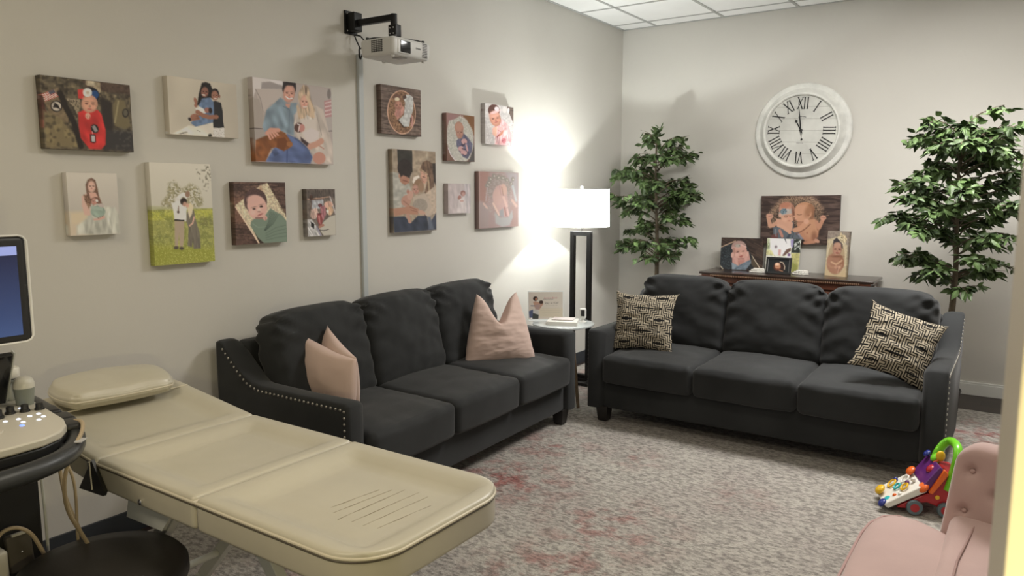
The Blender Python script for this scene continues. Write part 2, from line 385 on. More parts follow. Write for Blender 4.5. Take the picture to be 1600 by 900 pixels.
def pic_camo(p):
    p.bg('4d4534');A=np.ones(p.x.shape)
    p.SP(A*.6,'2b241c',70,.5);p.SP(A*.5,'75684b',55,.56);p.SP(A*.4,'8f7f56',34,.64);p.SP(A*.5,'1f1b17',40,.62)
    p.P([(520,100),(1070,160),(1080,260),(760,230),(560,180)],'4a3b2e',10);p.P([(560,105),(720,130),(730,230),(690,260),(640,180),(560,150)],'88795c',5)
    p.P([(585,110),(655,120),(655,165),(580,160)],'a99c7c',4)
    p.P([(40,200),(115,250),(140,420),(200,520),(80,520)],'4a2b22',6);p.L([(55,265),(120,262)],8,'9a5a45');p.P([(70,520),(130,525),(130,620),(80,620)],'7a4436',6)
    p.P([(110,250),(270,180),(380,420),(370,560),(230,560),(130,340)],'6b5b41',6);p.N(20,.25)
    p.P([(120,430),(300,520),(440,700),(470,830),(140,830)],'6d6040',16)
    m=p.mp([(120,430),(300,520),(440,700),(470,830),(140,830)],10);p.SP(m*.6,'8d7c4e',50,.5);p.SP(m*.6,'2f281e',38,.6)
    p.L([(290,240),(340,380),(430,560),(500,820)],60,'28221c',8)
    p.P([(340,300),(500,310),(500,400),(470,480),(420,380)],'85775a',5);m=p.mp([(340,300),(500,310),(500,500),(420,520)],5);p.SP(m*.8,'2b241c',14,.55)
    p.L([(375,310),(470,335)],26,'8b7c60');
    for i,(x,y) in enumerate(((385,320),(408,325),(430,330),(455,335))): p.L([(x,y-10),(x+3,y+12)],5,'241d18',2);p.L([(x,y),(x+12,y)],4,'241d18',2)
    # flag
    q=[(110,255),(228,205),(272,280),(140,335)];p.P(q,'c9b7a2',3);m=p.mp(q,3)
    a=math.radians(-23);Y=-(p.x-110)*math.sin(a)+(p.y-255)*math.cos(a);p.mix(m*np.clip(4*np.sin(Y*2*math.pi/19)+.5,0,1),'a8382e')
    p.P([(170,232),(228,205),(245,240),(190,262)],'4b4a50',3)
    p.E(252,385,60,62,-25,'1c1716');p.E(252,385,48,50,-25,'aaa08a');p.P([(215,400),(232,345),(270,370),(290,420),(250,400)],'211c1a',4)
    p.P([(830,420),(900,300),(1000,330),(1060,600),(1000,640),(880,600)],'655a3c',8);p.E(1005,460,38,50,0,'2a2622');p.E(1005,458,26,36,0,'55503e')
    p.L([(925,330),(880,560)],16,'8c8058',6);p.P([(720,300),(850,340),(860,600),(800,850),(740,850)],'2e2822',14)
    p.P([(780,640),(1090,660),(1095,880),(760,860)],'33302c',20);m=p.mp([(860,600),(1090,640),(1090,880),(880,860)],10);p.SP(m*.5,'5a5648',24,.6)
    # baby
    p.P([(475,450),(540,425),(690,425),(730,470),(775,650),(770,800),(720,855),(590,850),(500,730),(480,600)],'b72c26',6)
    m=p.mp([(475,450),(540,425),(690,425),(730,470),(775,650),(770,800),(720,855),(590,850),(500,730),(480,600)],6);p.N(50,.25,60,2,m)
    p.E(610,270,100,90,0,'1c1c22');p.P([(475,205),(540,200),(545,310),(480,300)],'b8332c',5);p.E(660,260,42,45,0,'20406a')
    p.face(603,360,92,4,'c08a6a',None,1.0);p.E(603,365,60,50,0,hx('c48f70'),12);p.face(603,362,88,4,'c08a6a',None,1.0)
    p.E(580,237,50,48,0,'cbbfa9');p.E(582,238,18,16,0,'a3957c',6);p.E(580,490,28,34,0,'c08d72')
    for x,y in((565,480),(580,485),(595,490)): p.L([(x,y),(x+8,y+30)],4,'9a6049',2)
    p.E(652,628,42,50,-30,'2a2420');p.P([(620,605),(655,590),(685,650),(655,668)],'7f7b74',3);p.L([(628,660),(630,690)],5,'e0d8d0',2)
    p.P([(600,690),(660,690),(664,775),(640,785),(603,775)],'241e1e',5);p.P([(612,703),(650,703),(652,768),(616,768)],'a19c93',3)
def pic_mother(p):
    p.bg('a9a087');p.N(300,.1);p.mix(np.clip((p.x-700)/900,0,.35),'8b826e')
    p.E(455,360,20,45,-15,'8a5a42');p.E(460,420,22,30,0,'8a5a42')
    p.P([(540,120),(590,108),(650,130),(680,200),(670,320),(600,330),(540,420),(475,420),(500,260)],'1d1713',6)
    p.E(715,270,60,75,0,'1f1815');p.E(780,300,12,22,0,'7a4c38')
    p.P([(660,380),(720,360),(800,385),(825,500),(830,640),(845,715),(790,730),(690,720)],'22211f',5)
    p.P([(500,420),(540,330),(650,315),(700,380),(705,520),(690,650),(460,712),(390,660),(500,560)],'52657a',6);m=p.mp([(500,420),(540,330),(650,315),(700,380),(705,520),(690,650),(460,712)],6);p.N(40,.3,0,1,m)
    p.P([(370,690),(460,712),(690,652),(698,760),(690,845),(610,838),(140,812),(250,770)],'c0b8a0',6);m=p.mp([(370,690),(690,652),(690,845),(140,812)],6);p.N(70,.18,30,2,m);p.L([(470,755),(520,778)],6,'77705c')
    p.P([(695,728),(845,720),(850,855),(690,845)],'beb7a6',4);m=p.mp([(695,728),(845,720),(850,855),(690,845)],4);p.SP(m*.5,'6f6a5e',8,.55,.6)
    p.E(300,797,45,7,-15,'4b4436');p.E(650,825,26,22,0,'2c2a20')
    p.face(580,245,52,5,'7e5340',None,1.3,'1c100c');p.face(718,290,50,-5,'8f6048',None,1.25,'1c100c')
    p.E(565,282,22,8,10,'d8cbb8');p.E(722,330,20,6,0,'d8cbb8')
    p.P([(455,465),(510,440),(560,465),(600,520),(540,540),(470,490)],'d2cab8',5);p.E(610,485,36,36,0,'8a5b4a');p.E(655,490,25,40,-10,'2a1f1a')
    p.L([(740,575),(640,580),(560,560),(480,510)],55,'86583f',4);p.E(440,580,55,45,-20,'8c5c43');p.L([(400,620),(500,600)],30,'86583f')
    for i in range(3): p.L([(430,545+i*22),(500,560+i*20)],4,'603a2b',2)
    p.E(380,610,18,26,-30,'2b2422')
def pic_girl(p):
    p.grad('b3ac97','a39c8a',100,560);p.P([(110,560),(400,540),(400,860),(120,860)],'b6a683',30);p.P([(110,720),(300,700),(300,870),(120,870)],'b2a284',20)
    p.P([(400,480),(700,490),(760,600),(770,840),(200,860),(200,740),(330,640)],'a9a893',20)
    m=p.mp([(400,480),(700,490),(760,600),(770,840),(200,860),(200,740),(330,640)],15);p.N(60,.22,70,3,m);p.N(30,.15,100,4,m);p.SP(m*.35,'777766',34,.62,4,75)
    p.P([(320,200),(350,130),(400,108),(450,140),(480,260),(490,330),(550,500),(500,500),(430,330),(380,480),(350,520),(330,300)],'6b4f3c',6);m=p.mp([(320,200),(350,130),(400,108),(450,140),(480,260),(490,330),(550,500),(380,480)],6);p.N(12,.35,80,4,m)
    p.P([(270,350),(330,310),(370,480),(380,600),(300,600),(270,480)],'b99680',8)
    p.face(400,225,52,0,'c09a82',None,1.45);p.P([(360,300),(450,300),(480,360),(380,380)],'b98f78',6)
    p.P([(290,330),(350,330),(375,460),(360,520),(310,420)],'86684e',6);p.SP(p.mp([(290,330),(350,330),(375,460),(310,420)],4),'54392a',10,.5)
    p.E(445,405,50,45,0,'6d4a3a');p.face(430,420,38,10,'ad7f6a',None,1.2);p.E(465,408,16,16,0,'e0d6c4')
    p.E(478,550,95,78,0,'7f8f7b');m=p.me(478,550,95,78);p.N(40,.2,40,2,m);p.P([(380,480),(500,490),(545,500),(540,540),(400,520)],'8b9a86',5);p.E(520,470,40,24,10,'a5988a')
    p.L([(430,655),(500,650),(555,625)],28,'b58b76',4);p.L([(470,640),(550,605)],7,'7a5546',2)
def pic_field(p):
    p.grad('b8b29a','aca78f',60,400);p.P([(60,380),(620,400),(620,430),(60,425)],'9c9a6e',8)
    p.P([(60,415),(620,395),(630,860),(60,890)],'8a8a44',6);m=p.mp([(60,410),(620,395),(630,860),(60,890)],4)
    p.P([(90,425),(600,400),(600,470),(90,500)],'a0a03c',10);p.SP(m*.45,'a5a350',26,.5);p.SP(m*.6,'62672f',30,.55);p.SP(m*.6,'6a7038',8,.62);p.SP(p.mp([(480,470),(620,460),(620,560),(480,540)],12)*.9,'6c6b3a',18,.35)
    p.P([(90,700),(630,720),(630,860),(90,890)],'84862f',30);p.SP(p.mp([(60,640),(630,640),(630,860),(60,890)],4)*.7,'a8aa4e',9,.6,.5);p.SP(m*.4,'cfcf88',5,.74)
    for q in ([(165,350),(210,290),(215,200),(260,170),(330,240),(330,400),(240,405),(170,380)],[(330,240),(400,190),(470,230),(510,350),(490,385),(340,395)]):
        m=p.mp(q,14);p.SP(m,'8a8259',13,.42);p.SP(m*.9,'6e6a48',9,.58)
    m=p.mp([(440,80),(570,30),(580,160),(480,165)],10);p.SP(m,'625c46',14,.52);p.SP(p.mp([(500,160),(560,170),(545,260),(510,240)],8),'77705a',12,.62)
    # man
    p.L([(300,320),(300,400)],50,'b7b3a2');p.P([(245,360),(290,335),(350,340),(370,400),(365,495),(270,495),(258,410)],'c3c0b2',4);p.L([(310,300),(340,280),(365,300)],30,'c3c0b2')
    p.E(375,280,20,26,0,'85674e');p.E(342,340,28,30,0,'2e231c');p.E(352,362,16,20,20,'a77f66');p.P([(268,488),(350,492),(350,504),(268,502)],'221e1c',2)
    p.P([(270,503),(350,503),(350,640),(340,715),(315,715),(308,600),(300,715),(275,715)],'99876b',3);p.E(285,725,20,14,0,'4a4238');p.E(330,730,18,14,0,'4a4238')
    p.L([(302,380),(300,430)],8,'6b5038',2);p.E(300,428,10,12,0,'4a3a30',2)
    # woman
    p.P([(370,430),(430,410),(442,480),(480,600),(492,730),(430,735),(425,660),(415,720),(380,710),(385,560),(365,500)],'68614f',4);m=p.mp([(370,430),(430,410),(442,480),(480,600),(492,730),(380,710)],4);p.N(10,.2,85,5,m)
    p.P([(370,370),(400,350),(425,380),(415,440),(395,480),(380,430)],'c0b088',4);p.E(375,372,14,18,0,'b88c70');p.L([(432,470),(420,520),(395,540)],12,'bd9478',3);p.L([(360,440),(360,500)],12,'c3c0b2')
def pic_family(p):
    p.bg('968a7c');p.P([(85,50),(350,90),(345,165),(115,165),(90,230)],'b4ac9e',6);p.P([(160,100),(230,95),(335,130),(340,165),(155,160)],'857c72',5);p.P([(205,75),(340,92),(340,125),(300,120)],'b9b2a6',4)
    p.P([(105,160),(345,165),(330,260),(230,300),(170,390)],'a09484',6);p.L([(110,165),(150,250),(172,370)],6,'7a6f63')
    p.P([(85,240),(140,250),(175,400),(180,480),(160,515),(90,515)],'8f8474',6);p.L([(85,512),(165,520)],7,'37302b');p.P([(90,520),(200,525),(200,620),(90,620)],'8c8274',6)
    p.P([(560,160),(760,170),(770,350),(700,360),(600,240)],'958a7c',8);p.P([(750,180),(800,180),(803,560),(745,560)],'968c7e',4);p.E(780,220,20,45,0,'6d645a');p.P([(730,280),(800,270),(803,425),(735,430)],'9c7068',4)
    for i in range(4): p.L([(740,300+i*36),(800,290+i*36)],9,'b8a79a',2)
    p.L([(765,555),(803,555)],7,'3a332e')
    p.P([(165,500),(200,350),(320,240),(400,290),(470,290),(475,360),(440,400),(440,590),(360,560),(280,520),(190,570)],'6d7d80',6)
    m=p.mp([(165,500),(200,350),(320,240),(400,290),(470,290),(475,360),(440,590),(280,520),(190,570)],6);p.N(36,.3,70,2,m);p.L([(345,320),(400,350),(395,520)],5,'4f5c62')
    p.P([(190,820),(260,700),(380,570),(440,600),(560,690),(610,790),(590,848)],'4a5878',6);m=p.mp([(190,820),(260,700),(380,570),(560,690),(610,790),(590,848)],6);p.N(40,.3,30,2,m);p.L([(380,700),(375,830)],8,'333f5c',6);p.L([(450,610),(590,720)],14,'38435c',8)
    p.P([(470,350),(520,320),(650,320),(720,360),(780,600),(812,700),(810,855),(740,855),(600,740),(470,600),(440,480)],'a99c88',6);m=p.mp([(470,350),(650,320),(780,600),(812,860),(600,740),(440,480)],6);p.N(28,.22,75,3,m)
    p.P([(495,400),(640,380),(670,640),(520,650)],'b0a490',12);p.L([(655,400),(700,590)],8,'8c7f6d')
    p.E(400,160,62,70,0,'241c19');p.face(400,205,54,8,'b58268',None,1.5);p.P([(345,98),(462,105),(462,150),(430,135),(370,130),(345,150)],'241c19',5);p.L([(370,232),(395,252),(425,248)],9,'d9cfc2',3);p.P([(365,295),(410,295),(400,340),(370,320)],'a97a62',4)
    p.P([(485,200),(530,128),(580,150),(600,260),(640,360),(620,440),(560,400),(540,430),(480,440),(500,320),(480,250)],'a18a6a',6);m=p.mp([(485,200),(530,128),(580,150),(640,360),(620,440),(480,440)],6);p.N(10,.35,80,5,m);p.E(555,180,10,40,0,'5d4c3c',6)
    p.face(540,285,42,8,'bb8c70',None,1.45);p.L([(528,330),(560,328)],6,'d9cabb',2);p.L([(560,240),(610,330),(625,420)],22,'b59c76',6);p.L([(475,320),(490,410)],22,'a8906c',6)
    p.E(485,515,42,45,0,'4d3227');p.E(510,520,30,36,10,'a87060');p.L([(470,480),(495,490),(480,550)],7,'c5b5a8',2);p.P([(520,560),(600,520),(680,560),(660,650),(560,660)],'b2a697',8)
    p.P([(500,600),(600,680),(560,690),(505,640)],'3a2b28',5);p.L([(590,690),(650,670),(695,645)],55,'aa7c62',5);p.L([(680,690),(720,715)],10,'9c6e58');p.E(675,800,62,55,10,'a5735c')
    p.P([(110,620),(200,580),(300,530),(360,560),(425,660),(400,700),(350,725),(280,690),(240,700),(190,818),(100,815)],'74431f',6);m=p.mp([(110,620),(300,530),(425,660),(350,725),(190,818),(100,815)],6);p.N(24,.35,60,2,m);p.P([(290,610),(360,600),(380,640),(350,725),(285,690)],'643615',6);p.E(400,665,28,24,30,'8a5427')
    p.L([(205,560),(235,530),(300,535)],38,'b27d63',4)
    for i in range(4): p.L([(205+i*22,550),(232+i*22,615-i*12)],17,'b58066',3)
def pic_green(p):
    p.wood('564033','2a1e19','6e5443',3,170,-60);m=p.mp([(30,230),(230,230),(230,580),(30,580)],20);p.mix(m*.35,'8a5f45')
    p.P([(105,350),(200,270),(430,80),(515,55),(790,500),(790,560),(420,850),(400,850)],'b5a581',5);m=p.mp([(105,350),(200,270),(430,80),(515,55),(790,500),(420,850)],5);p.N(14,.3);p.SP(m*.5,'8f7d58',10,.6)
    p.L([(515,62),(790,520)],20,'c9b48c',4);p.L([(110,370),(410,850)],16,'cfa987',4);p.SP(p.mp([(520,100),(560,90),(790,460),(780,520)],4),'6a5940',9,.5)
    p.P([(300,600),(420,850),(470,850)],'30271f',6);p.P([(430,80),(480,200),(380,160)],'9c7d5c',20)
    p.E(365,290,150,165,-10,'4a3630');p.N(10,.2,0,1,p.me(365,290,150,165,-10))
    p.E(385,375,130,165,-12,'bb917c',8);p.E(330,270,80,60,-10,'b98f7b',14);p.P([(215,300),(270,400),(275,420),(225,360)],'5a463c',8)
    p.E(345,395,20,12,-10,'2c1e1b',3);p.E(440,362,22,13,-10,'2c1e1b',3);p.E(345,370,36,7,-15,'8d6a58',4);p.E(438,335,32,6,-15,'8d6a58',4);p.E(412,410,26,28,0,'c9a08a',6);p.E(412,430,24,7,0,'8a5c4c',3)
    p.E(425,470,42,11,-25,'96544b',4);p.E(330,440,36,34,0,'c29b86',14);p.L([(370,515),(470,515)],18,'6b4a40',8)
    p.P([(310,560),(350,525),(460,530),(520,440),(560,385),(640,430),(720,470),(795,560),(800,830),(480,850),(400,780),(300,620)],'65745e',5)
    m=p.mp([(310,560),(350,525),(460,530),(520,440),(560,385),(720,470),(795,560),(800,830),(480,850)],5)
    for i in range(6): p.L([(560+i*22,430+i*8),(540+i*12,560+i*6),(480+i*4,680)],5,'39453a',3)
    for i in range(4): p.L([(800,600+i*50),(640,640+i*45),(500,720+i*30)],6,'4d5b4b',4)
    p.L([(330,590),(400,640),(500,630)],6,'77866f',8);p.E(492,515,28,32,10,'b98c78')
    for i in range(3): p.L([(478+i*12,498),(484+i*10,545)],4,'8e6252',2)
def pic_small(p):
    p.bg('5f5548');p.P([(120,70),(600,60),(600,200),(120,230)],'4b4238',20);p.L([(130,225),(330,210),(500,185)],18,'8d6f58');p.L([(510,190),(600,470)],22,'9a9184');p.E(190,200,30,40,0,'3f2c22')
    p.P([(190,240),(395,230),(400,380),(200,390)],'8e8f8a',8);p.L([(195,240),(190,400)],8,'4a2d22');p.L([(190,240),(400,230)],8,'6a4636');p.E(340,330,35,30,0,'5a2f30')
    p.P([(190,400),(280,370),(330,480),(250,560),(180,520)],'b29580',8);p.E(225,490,45,60,0,'a88a76');p.E(480,320,75,62,0,'b1896f');p.E(505,420,55,75,0,'b7926c');p.P([(440,420),(480,400),(480,480)],'d5c8b0',6)
    p.P([(340,350),(420,330),(440,480),(380,600),(350,560)],'8e5a58',6);p.N(14,.3,80,3)
    p.P([(285,490),(340,460),(380,560),(370,690),(330,690),(290,580)],'7d3c36',4);p.E(325,470,45,12,0,'54221f');p.P([(300,500),(335,500),(345,660),(320,600)],'a3635a',4)
    p.P([(400,600),(500,520),(600,490),(610,830),(400,840),(320,720)],'a09a84',6);p.P([(130,560),(200,560),(260,640),(370,840),(140,850)],'a5a296',6);m=p.mp([(130,560),(260,640),(370,840),(140,850)],6);p.N(16,.4,60,4,m)
    p.P([(185,600),(245,640),(240,720),(190,680)],'1d1b19',4);p.L([(330,740),(400,752),(480,730)],12,'332c26');p.L([(330,690),(390,660)],40,'94654f');p.L([(280,680),(350,840)],20,'77737c',8)
def pic_basket(p):
    p.wood('6b594d','3a2d26','857265',9,150,20)
    p.E(418,482,218,338,-4,'cda184',4);p.E(418,482,205,322,-4,'7d5a3f',4);m=p.me(418,482,200,318,-4);p.SP(m,'9c7553',14,.5);p.SP(m*.9,'4d3424',11,.62);p.SP(m*.6,'c09a72',7,.7)
    p.L([(380,600),(450,700)],40,'3a2a20',12);p.E(340,250,55,50,0,'6a4a3a')
    p.P([(325,330),(450,400),(460,480),(350,600),(320,480)],'b98474',6);p.face(368,375,60,-10,'b37d68',None,1.15);p.E(360,500,50,60,20,'b27a6c');p.L([(380,450),(350,520)],20,'bd8878')
    p.E(345,280,38,28,0,'c9bb9c');p.P([(435,260),(470,330),(450,520),(370,600),(450,700),(530,700),(555,560),(590,460),(600,330),(590,250),(540,215),(490,210)],'b9bab4',5)
    m=p.mp([(435,260),(450,520),(370,600),(530,700),(590,460),(590,250),(490,210)],5);p.N(26,.2);p.SP(p.mp([(440,220),(600,220),(600,480),(470,480)],5)*.5,'8c8880',14,.62);p.P([(430,240),(480,215),(490,260),(440,290)],'4d3a30',6)
    p.P([(560,500),(600,560),(590,700),(550,700),(575,600)],'bc8b7c',5);p.P([(550,560),(570,580),(560,650),(545,620)],'5b2622',4)
def pic_blue(p):
    p.grad('8b6a5e','735446',60,800);p.P([(380,90),(580,110),(580,430),(540,400)],'77502f',12);p.P([(480,860),(580,560),(580,860)],'4d4a46',14);p.P([(130,90),(330,100),(180,230),(130,260)],'8f6a66',16)
    q=[(160,200),(250,170),(330,120),(440,170),(540,330),(565,450),(560,620),(500,800),(440,860),(260,855),(170,720),(130,560),(130,330)]
    p.P(q,'a8a598',10);m=p.mp(q,8);p.SP(m*.6,'c3c0b4',18,.5);p.SP(m*.6,'85887a',16,.62);p.L([(150,650),(190,760),(260,850)],12,'c9bfc0',5)
    for x,y in((370,120),(400,140),(340,110)): p.L([(x,y),(x+6,y+45)],8,'d2cdc2',3)
    p.P([(280,520),(330,470),(400,400),(480,480),(545,570),(530,700),(460,815),(390,790),(320,690),(280,600)],'555468',6);m=p.mp([(280,520),(400,400),(545,570),(460,815),(320,690)],6);p.N(20,.3,60,3,m)
    p.E(320,310,72,100,-8,'a3755f');p.face(330,390,62,-4,'a87a66',None,1.6);p.E(318,290,60,60,0,'ac7f69',12)
    p.E(405,530,48,45,0,'b68b86');p.E(350,650,45,40,-20,'b68b86');p.E(400,715,55,38,10,'b68a86');p.L([(360,580),(390,600),(420,560)],14,'3a2330',4);p.L([(370,650),(430,660)],12,'3a2330',4);p.L([(440,590),(460,680)],26,'b68a86');p.L([(380,740),(430,770)],10,'4a3040',3)
def pic_pink(p):
    p.bg('bdb8b2');A=np.ones(p.x.shape);p.SP(A*.5,'a19c98',26,.55);p.SP(A*.6,'d9d4cf',18,.6);p.P([(510,110),(640,135),(640,420),(560,250)],'6b5c52',6);p.L([(560,190),(640,190)],6,'2c2724')
    p.E(540,190,22,50,10,'d9d2cd');p.E(470,180,40,60,0,'cfc9c2')
    p.P([(240,540),(420,350),(520,440),(600,620),(620,840),(290,830),(300,700),(250,640)],'d39f9e',8);m=p.mp([(240,540),(420,350),(520,440),(620,840),(290,830)],8);p.N(16,.3,100,4,m);p.SP(m*.6,'eccfcb',14,.6,3,100)
    p.E(275,200,105,115,-8,'5c3b32');p.face(300,350,105,-14,'c98a70',None,1.35);p.E(280,270,90,60,-12,'cf927a',14);p.E(285,300,70,26,-20,'d69c84',14)
    p.E(300,225,95,26,-22,'d9b5b0',6);p.E(325,168,42,42,0,'e6cfcf',5);p.P([(255,520),(330,500),(320,690),(250,640)],'dba88c',6);p.P([(320,690),(400,600),(460,540),(440,620),(390,670)],'c07a5e',5);p.L([(330,690),(370,640)],16,'8a2c34',4)
    p.E(375,540,42,50,20,'dba09a');p.L([(350,560),(400,590)],8,'9a4a4c',3);p.L([(420,470),(490,500)],26,'dd9f98');p.E(455,750,40,50,0,'c26f74');p.L([(420,760),(490,730)],8,'8f3a44',3);p.E(490,610,34,60,20,'e3bdb8',10)
def pic_dad(p):
    p.bg('9a8a74');p.P([(130,25),(278,35),(278,250),(140,250)],'38352f',4);p.P([(280,35),(420,45),(415,200),(285,330)],'9f8d75',4);p.L([(425,50),(430,160)],10,'a99b82');p.P([(440,50),(520,55),(520,160),(460,160)],'8f7d66',5);p.P([(480,160),(520,160),(520,380),(490,330)],'3b322c',6)
    p.P([(85,250),(150,260),(180,370),(250,370),(265,450),(225,600),(90,610)],'a4a295',6);m=p.mp([(85,250),(180,370),(250,370),(225,600),(90,610)],6);p.N(40,.15)
    p.E(205,210,72,90,-8,'322a26');p.P([(145,260),(250,300),(245,350),(205,380),(160,350)],'a5745c',6);p.P([(135,200),(275,230),(250,310),(190,280),(160,300)],'322a26',7);p.L([(185,330),(240,350)],9,'7c4c3c',4);p.E(150,290,8,18,0,'b07e66',3)
    p.P([(350,230),(380,150),(430,128),(480,160),(500,350),(500,400),(450,500),(400,460),(430,330),(370,250)],'6a5240',5);m=p.mp([(350,230),(380,150),(430,128),(480,160),(500,350),(450,500),(400,460)],5);p.N(11,.4,80,5,m);p.L([(360,220),(430,270)],14,'a58c6c',4);p.L([(440,300),(450,470)],12,'b59f7c',5)
    p.P([(355,230),(425,270),(430,330),(400,372),(375,350),(360,290)],'bd9078',4);p.E(395,298,16,4,15,'4a3026',2);p.L([(378,340),(400,348)],5,'a35a50',2);p.P([(350,280),(380,320),(385,345),(365,330)],'a87c66',4)
    p.P([(400,470),(520,380),(525,650),(440,700),(400,640)],'b3a08a',6);m=p.mp([(400,470),(520,380),(525,650),(440,700)],6);p.N(20,.15)
    p.P([(280,500),(400,460),(440,520),(470,600),(430,700),(340,660),(290,600)],'b0a08d',6);p.E(355,585,75,72,0,'978c7c');p.SP(p.me(355,585,75,72)*.3,'7c7264',8,.5)
    p.E(330,375,52,60,0,'8b6c50');p.face(312,425,38,-6,'b58874',None,1.25);p.E(365,400,30,50,0,'94755a',6);p.P([(290,300),(340,280),(350,300),(310,330),(290,365),(278,350)],'d6ccbc',4)
    p.E(215,535,48,58,20,'b08470');p.E(255,480,30,48,10,'ba907c');p.E(232,445,12,20,0,'a8705e');p.L([(190,540),(240,580)],8,'8d6250',6)
    p.P([(90,620),(200,600),(240,580),(340,620),(330,680),(200,670),(100,695)],'ab7c63',5);p.L([(260,630),(330,650)],5,'7a5240',3);p.L([(250,600),(320,630)],5,'7a5240',3);p.E(370,655,40,22,20,'b8907a');p.L([(400,680),(420,700)],8,'5a4036')
    p.P([(90,700),(200,695),(260,760),(330,690),(420,690),(440,780),(520,660),(522,830),(100,860)],'363c49',6);m=p.mp([(90,700),(260,760),(330,690),(440,740),(520,660),(522,830),(100,860)],6);p.N(40,.35,70,2,m);p.P([(430,700),(460,700),(500,830),(440,830)],'5c6472',10);p.L([(230,680),(250,750)],32,'b08672')
def pic_tiny(p):
    p.bg('a99c98');p.P([(30,10),(740,30),(740,1000),(40,980)],'b0a4a0',30);p.P([(500,10),(740,30),(740,1000),(520,990)],'a8a09f',10);p.L([(640,20),(650,1000)],40,'bcb2af',20)
    p.E(460,320,80,90,0,'8d6258');p.E(470,350,55,62,0,'a87f74');p.E(350,450,55,70,20,'96675b');p.P([(330,520),(500,440),(560,620),(560,900),(250,920),(300,700)],'bdb3ae',16);p.E(420,560,60,34,0,'b08b80');p.N(50,.12,80,3)
def pic_wreath(p):
    p.bg('8d716a');p.P([(120,60),(260,60),(220,500),(120,480)],'8b5e52',24);p.P([(480,70),(670,90),(670,420),(560,300)],'8a8080',30);p.P([(120,480),(260,560),(240,860),(120,860)],'8a7670',24);p.P([(560,560),(670,520),(670,850),(560,850)],'8d6a60',20)
    A=p.me(390,400,190,320);p.E(390,300,170,190,0,'7b6a62',14);p.SP(A*.6,'9c8f80',14,.55)
    for k,(x,y) in enumerate([(250,220),(270,170),(320,130),(380,150),(440,160),(500,190),(560,240),(590,180),(230,260)]): p.E(x,y,34,26,k*40,'6e665c',8);p.E(x+8,y+4,12,8,k*50,'b5aa98',4)
    p.L([(230,300),(210,480)],14,'9a8a84',6);p.L([(590,280),(640,480)],30,'9aa0a4',12)
    p.P([(310,360),(350,280),(420,250),(500,300),(520,500),(520,700),(440,720),(360,640),(310,520)],'ab8277',8);p.E(370,430,68,110,-4,'b08678',8);p.E(460,320,42,80,-8,'b78b78',8);p.L([(430,290),(450,400),(490,560)],10,'7c5448',6);p.L([(400,280),(420,400)],6,'8d6458',5)
    p.L([(455,430),(500,560)],34,'c4988c',6);p.L([(470,580),(490,690)],18,'8a4f48',6);p.L([(510,600),(530,700)],22,'c39a90',5);p.L([(310,520),(390,680)],26,'c7a190',6);p.L([(180,520),(225,580)],26,'bf998c',6)
    p.P([(330,640),(400,720),(520,720),(580,620),(590,720),(540,830),(430,850),(340,800)],'92908e',10);p.P([(400,620),(450,590),(460,720),(400,700)],'7d7c7c',8);p.L([(580,480),(640,560)],36,'b58d7c',10)
    p.c=p.c*.82+hx('b0a8a2')*.18
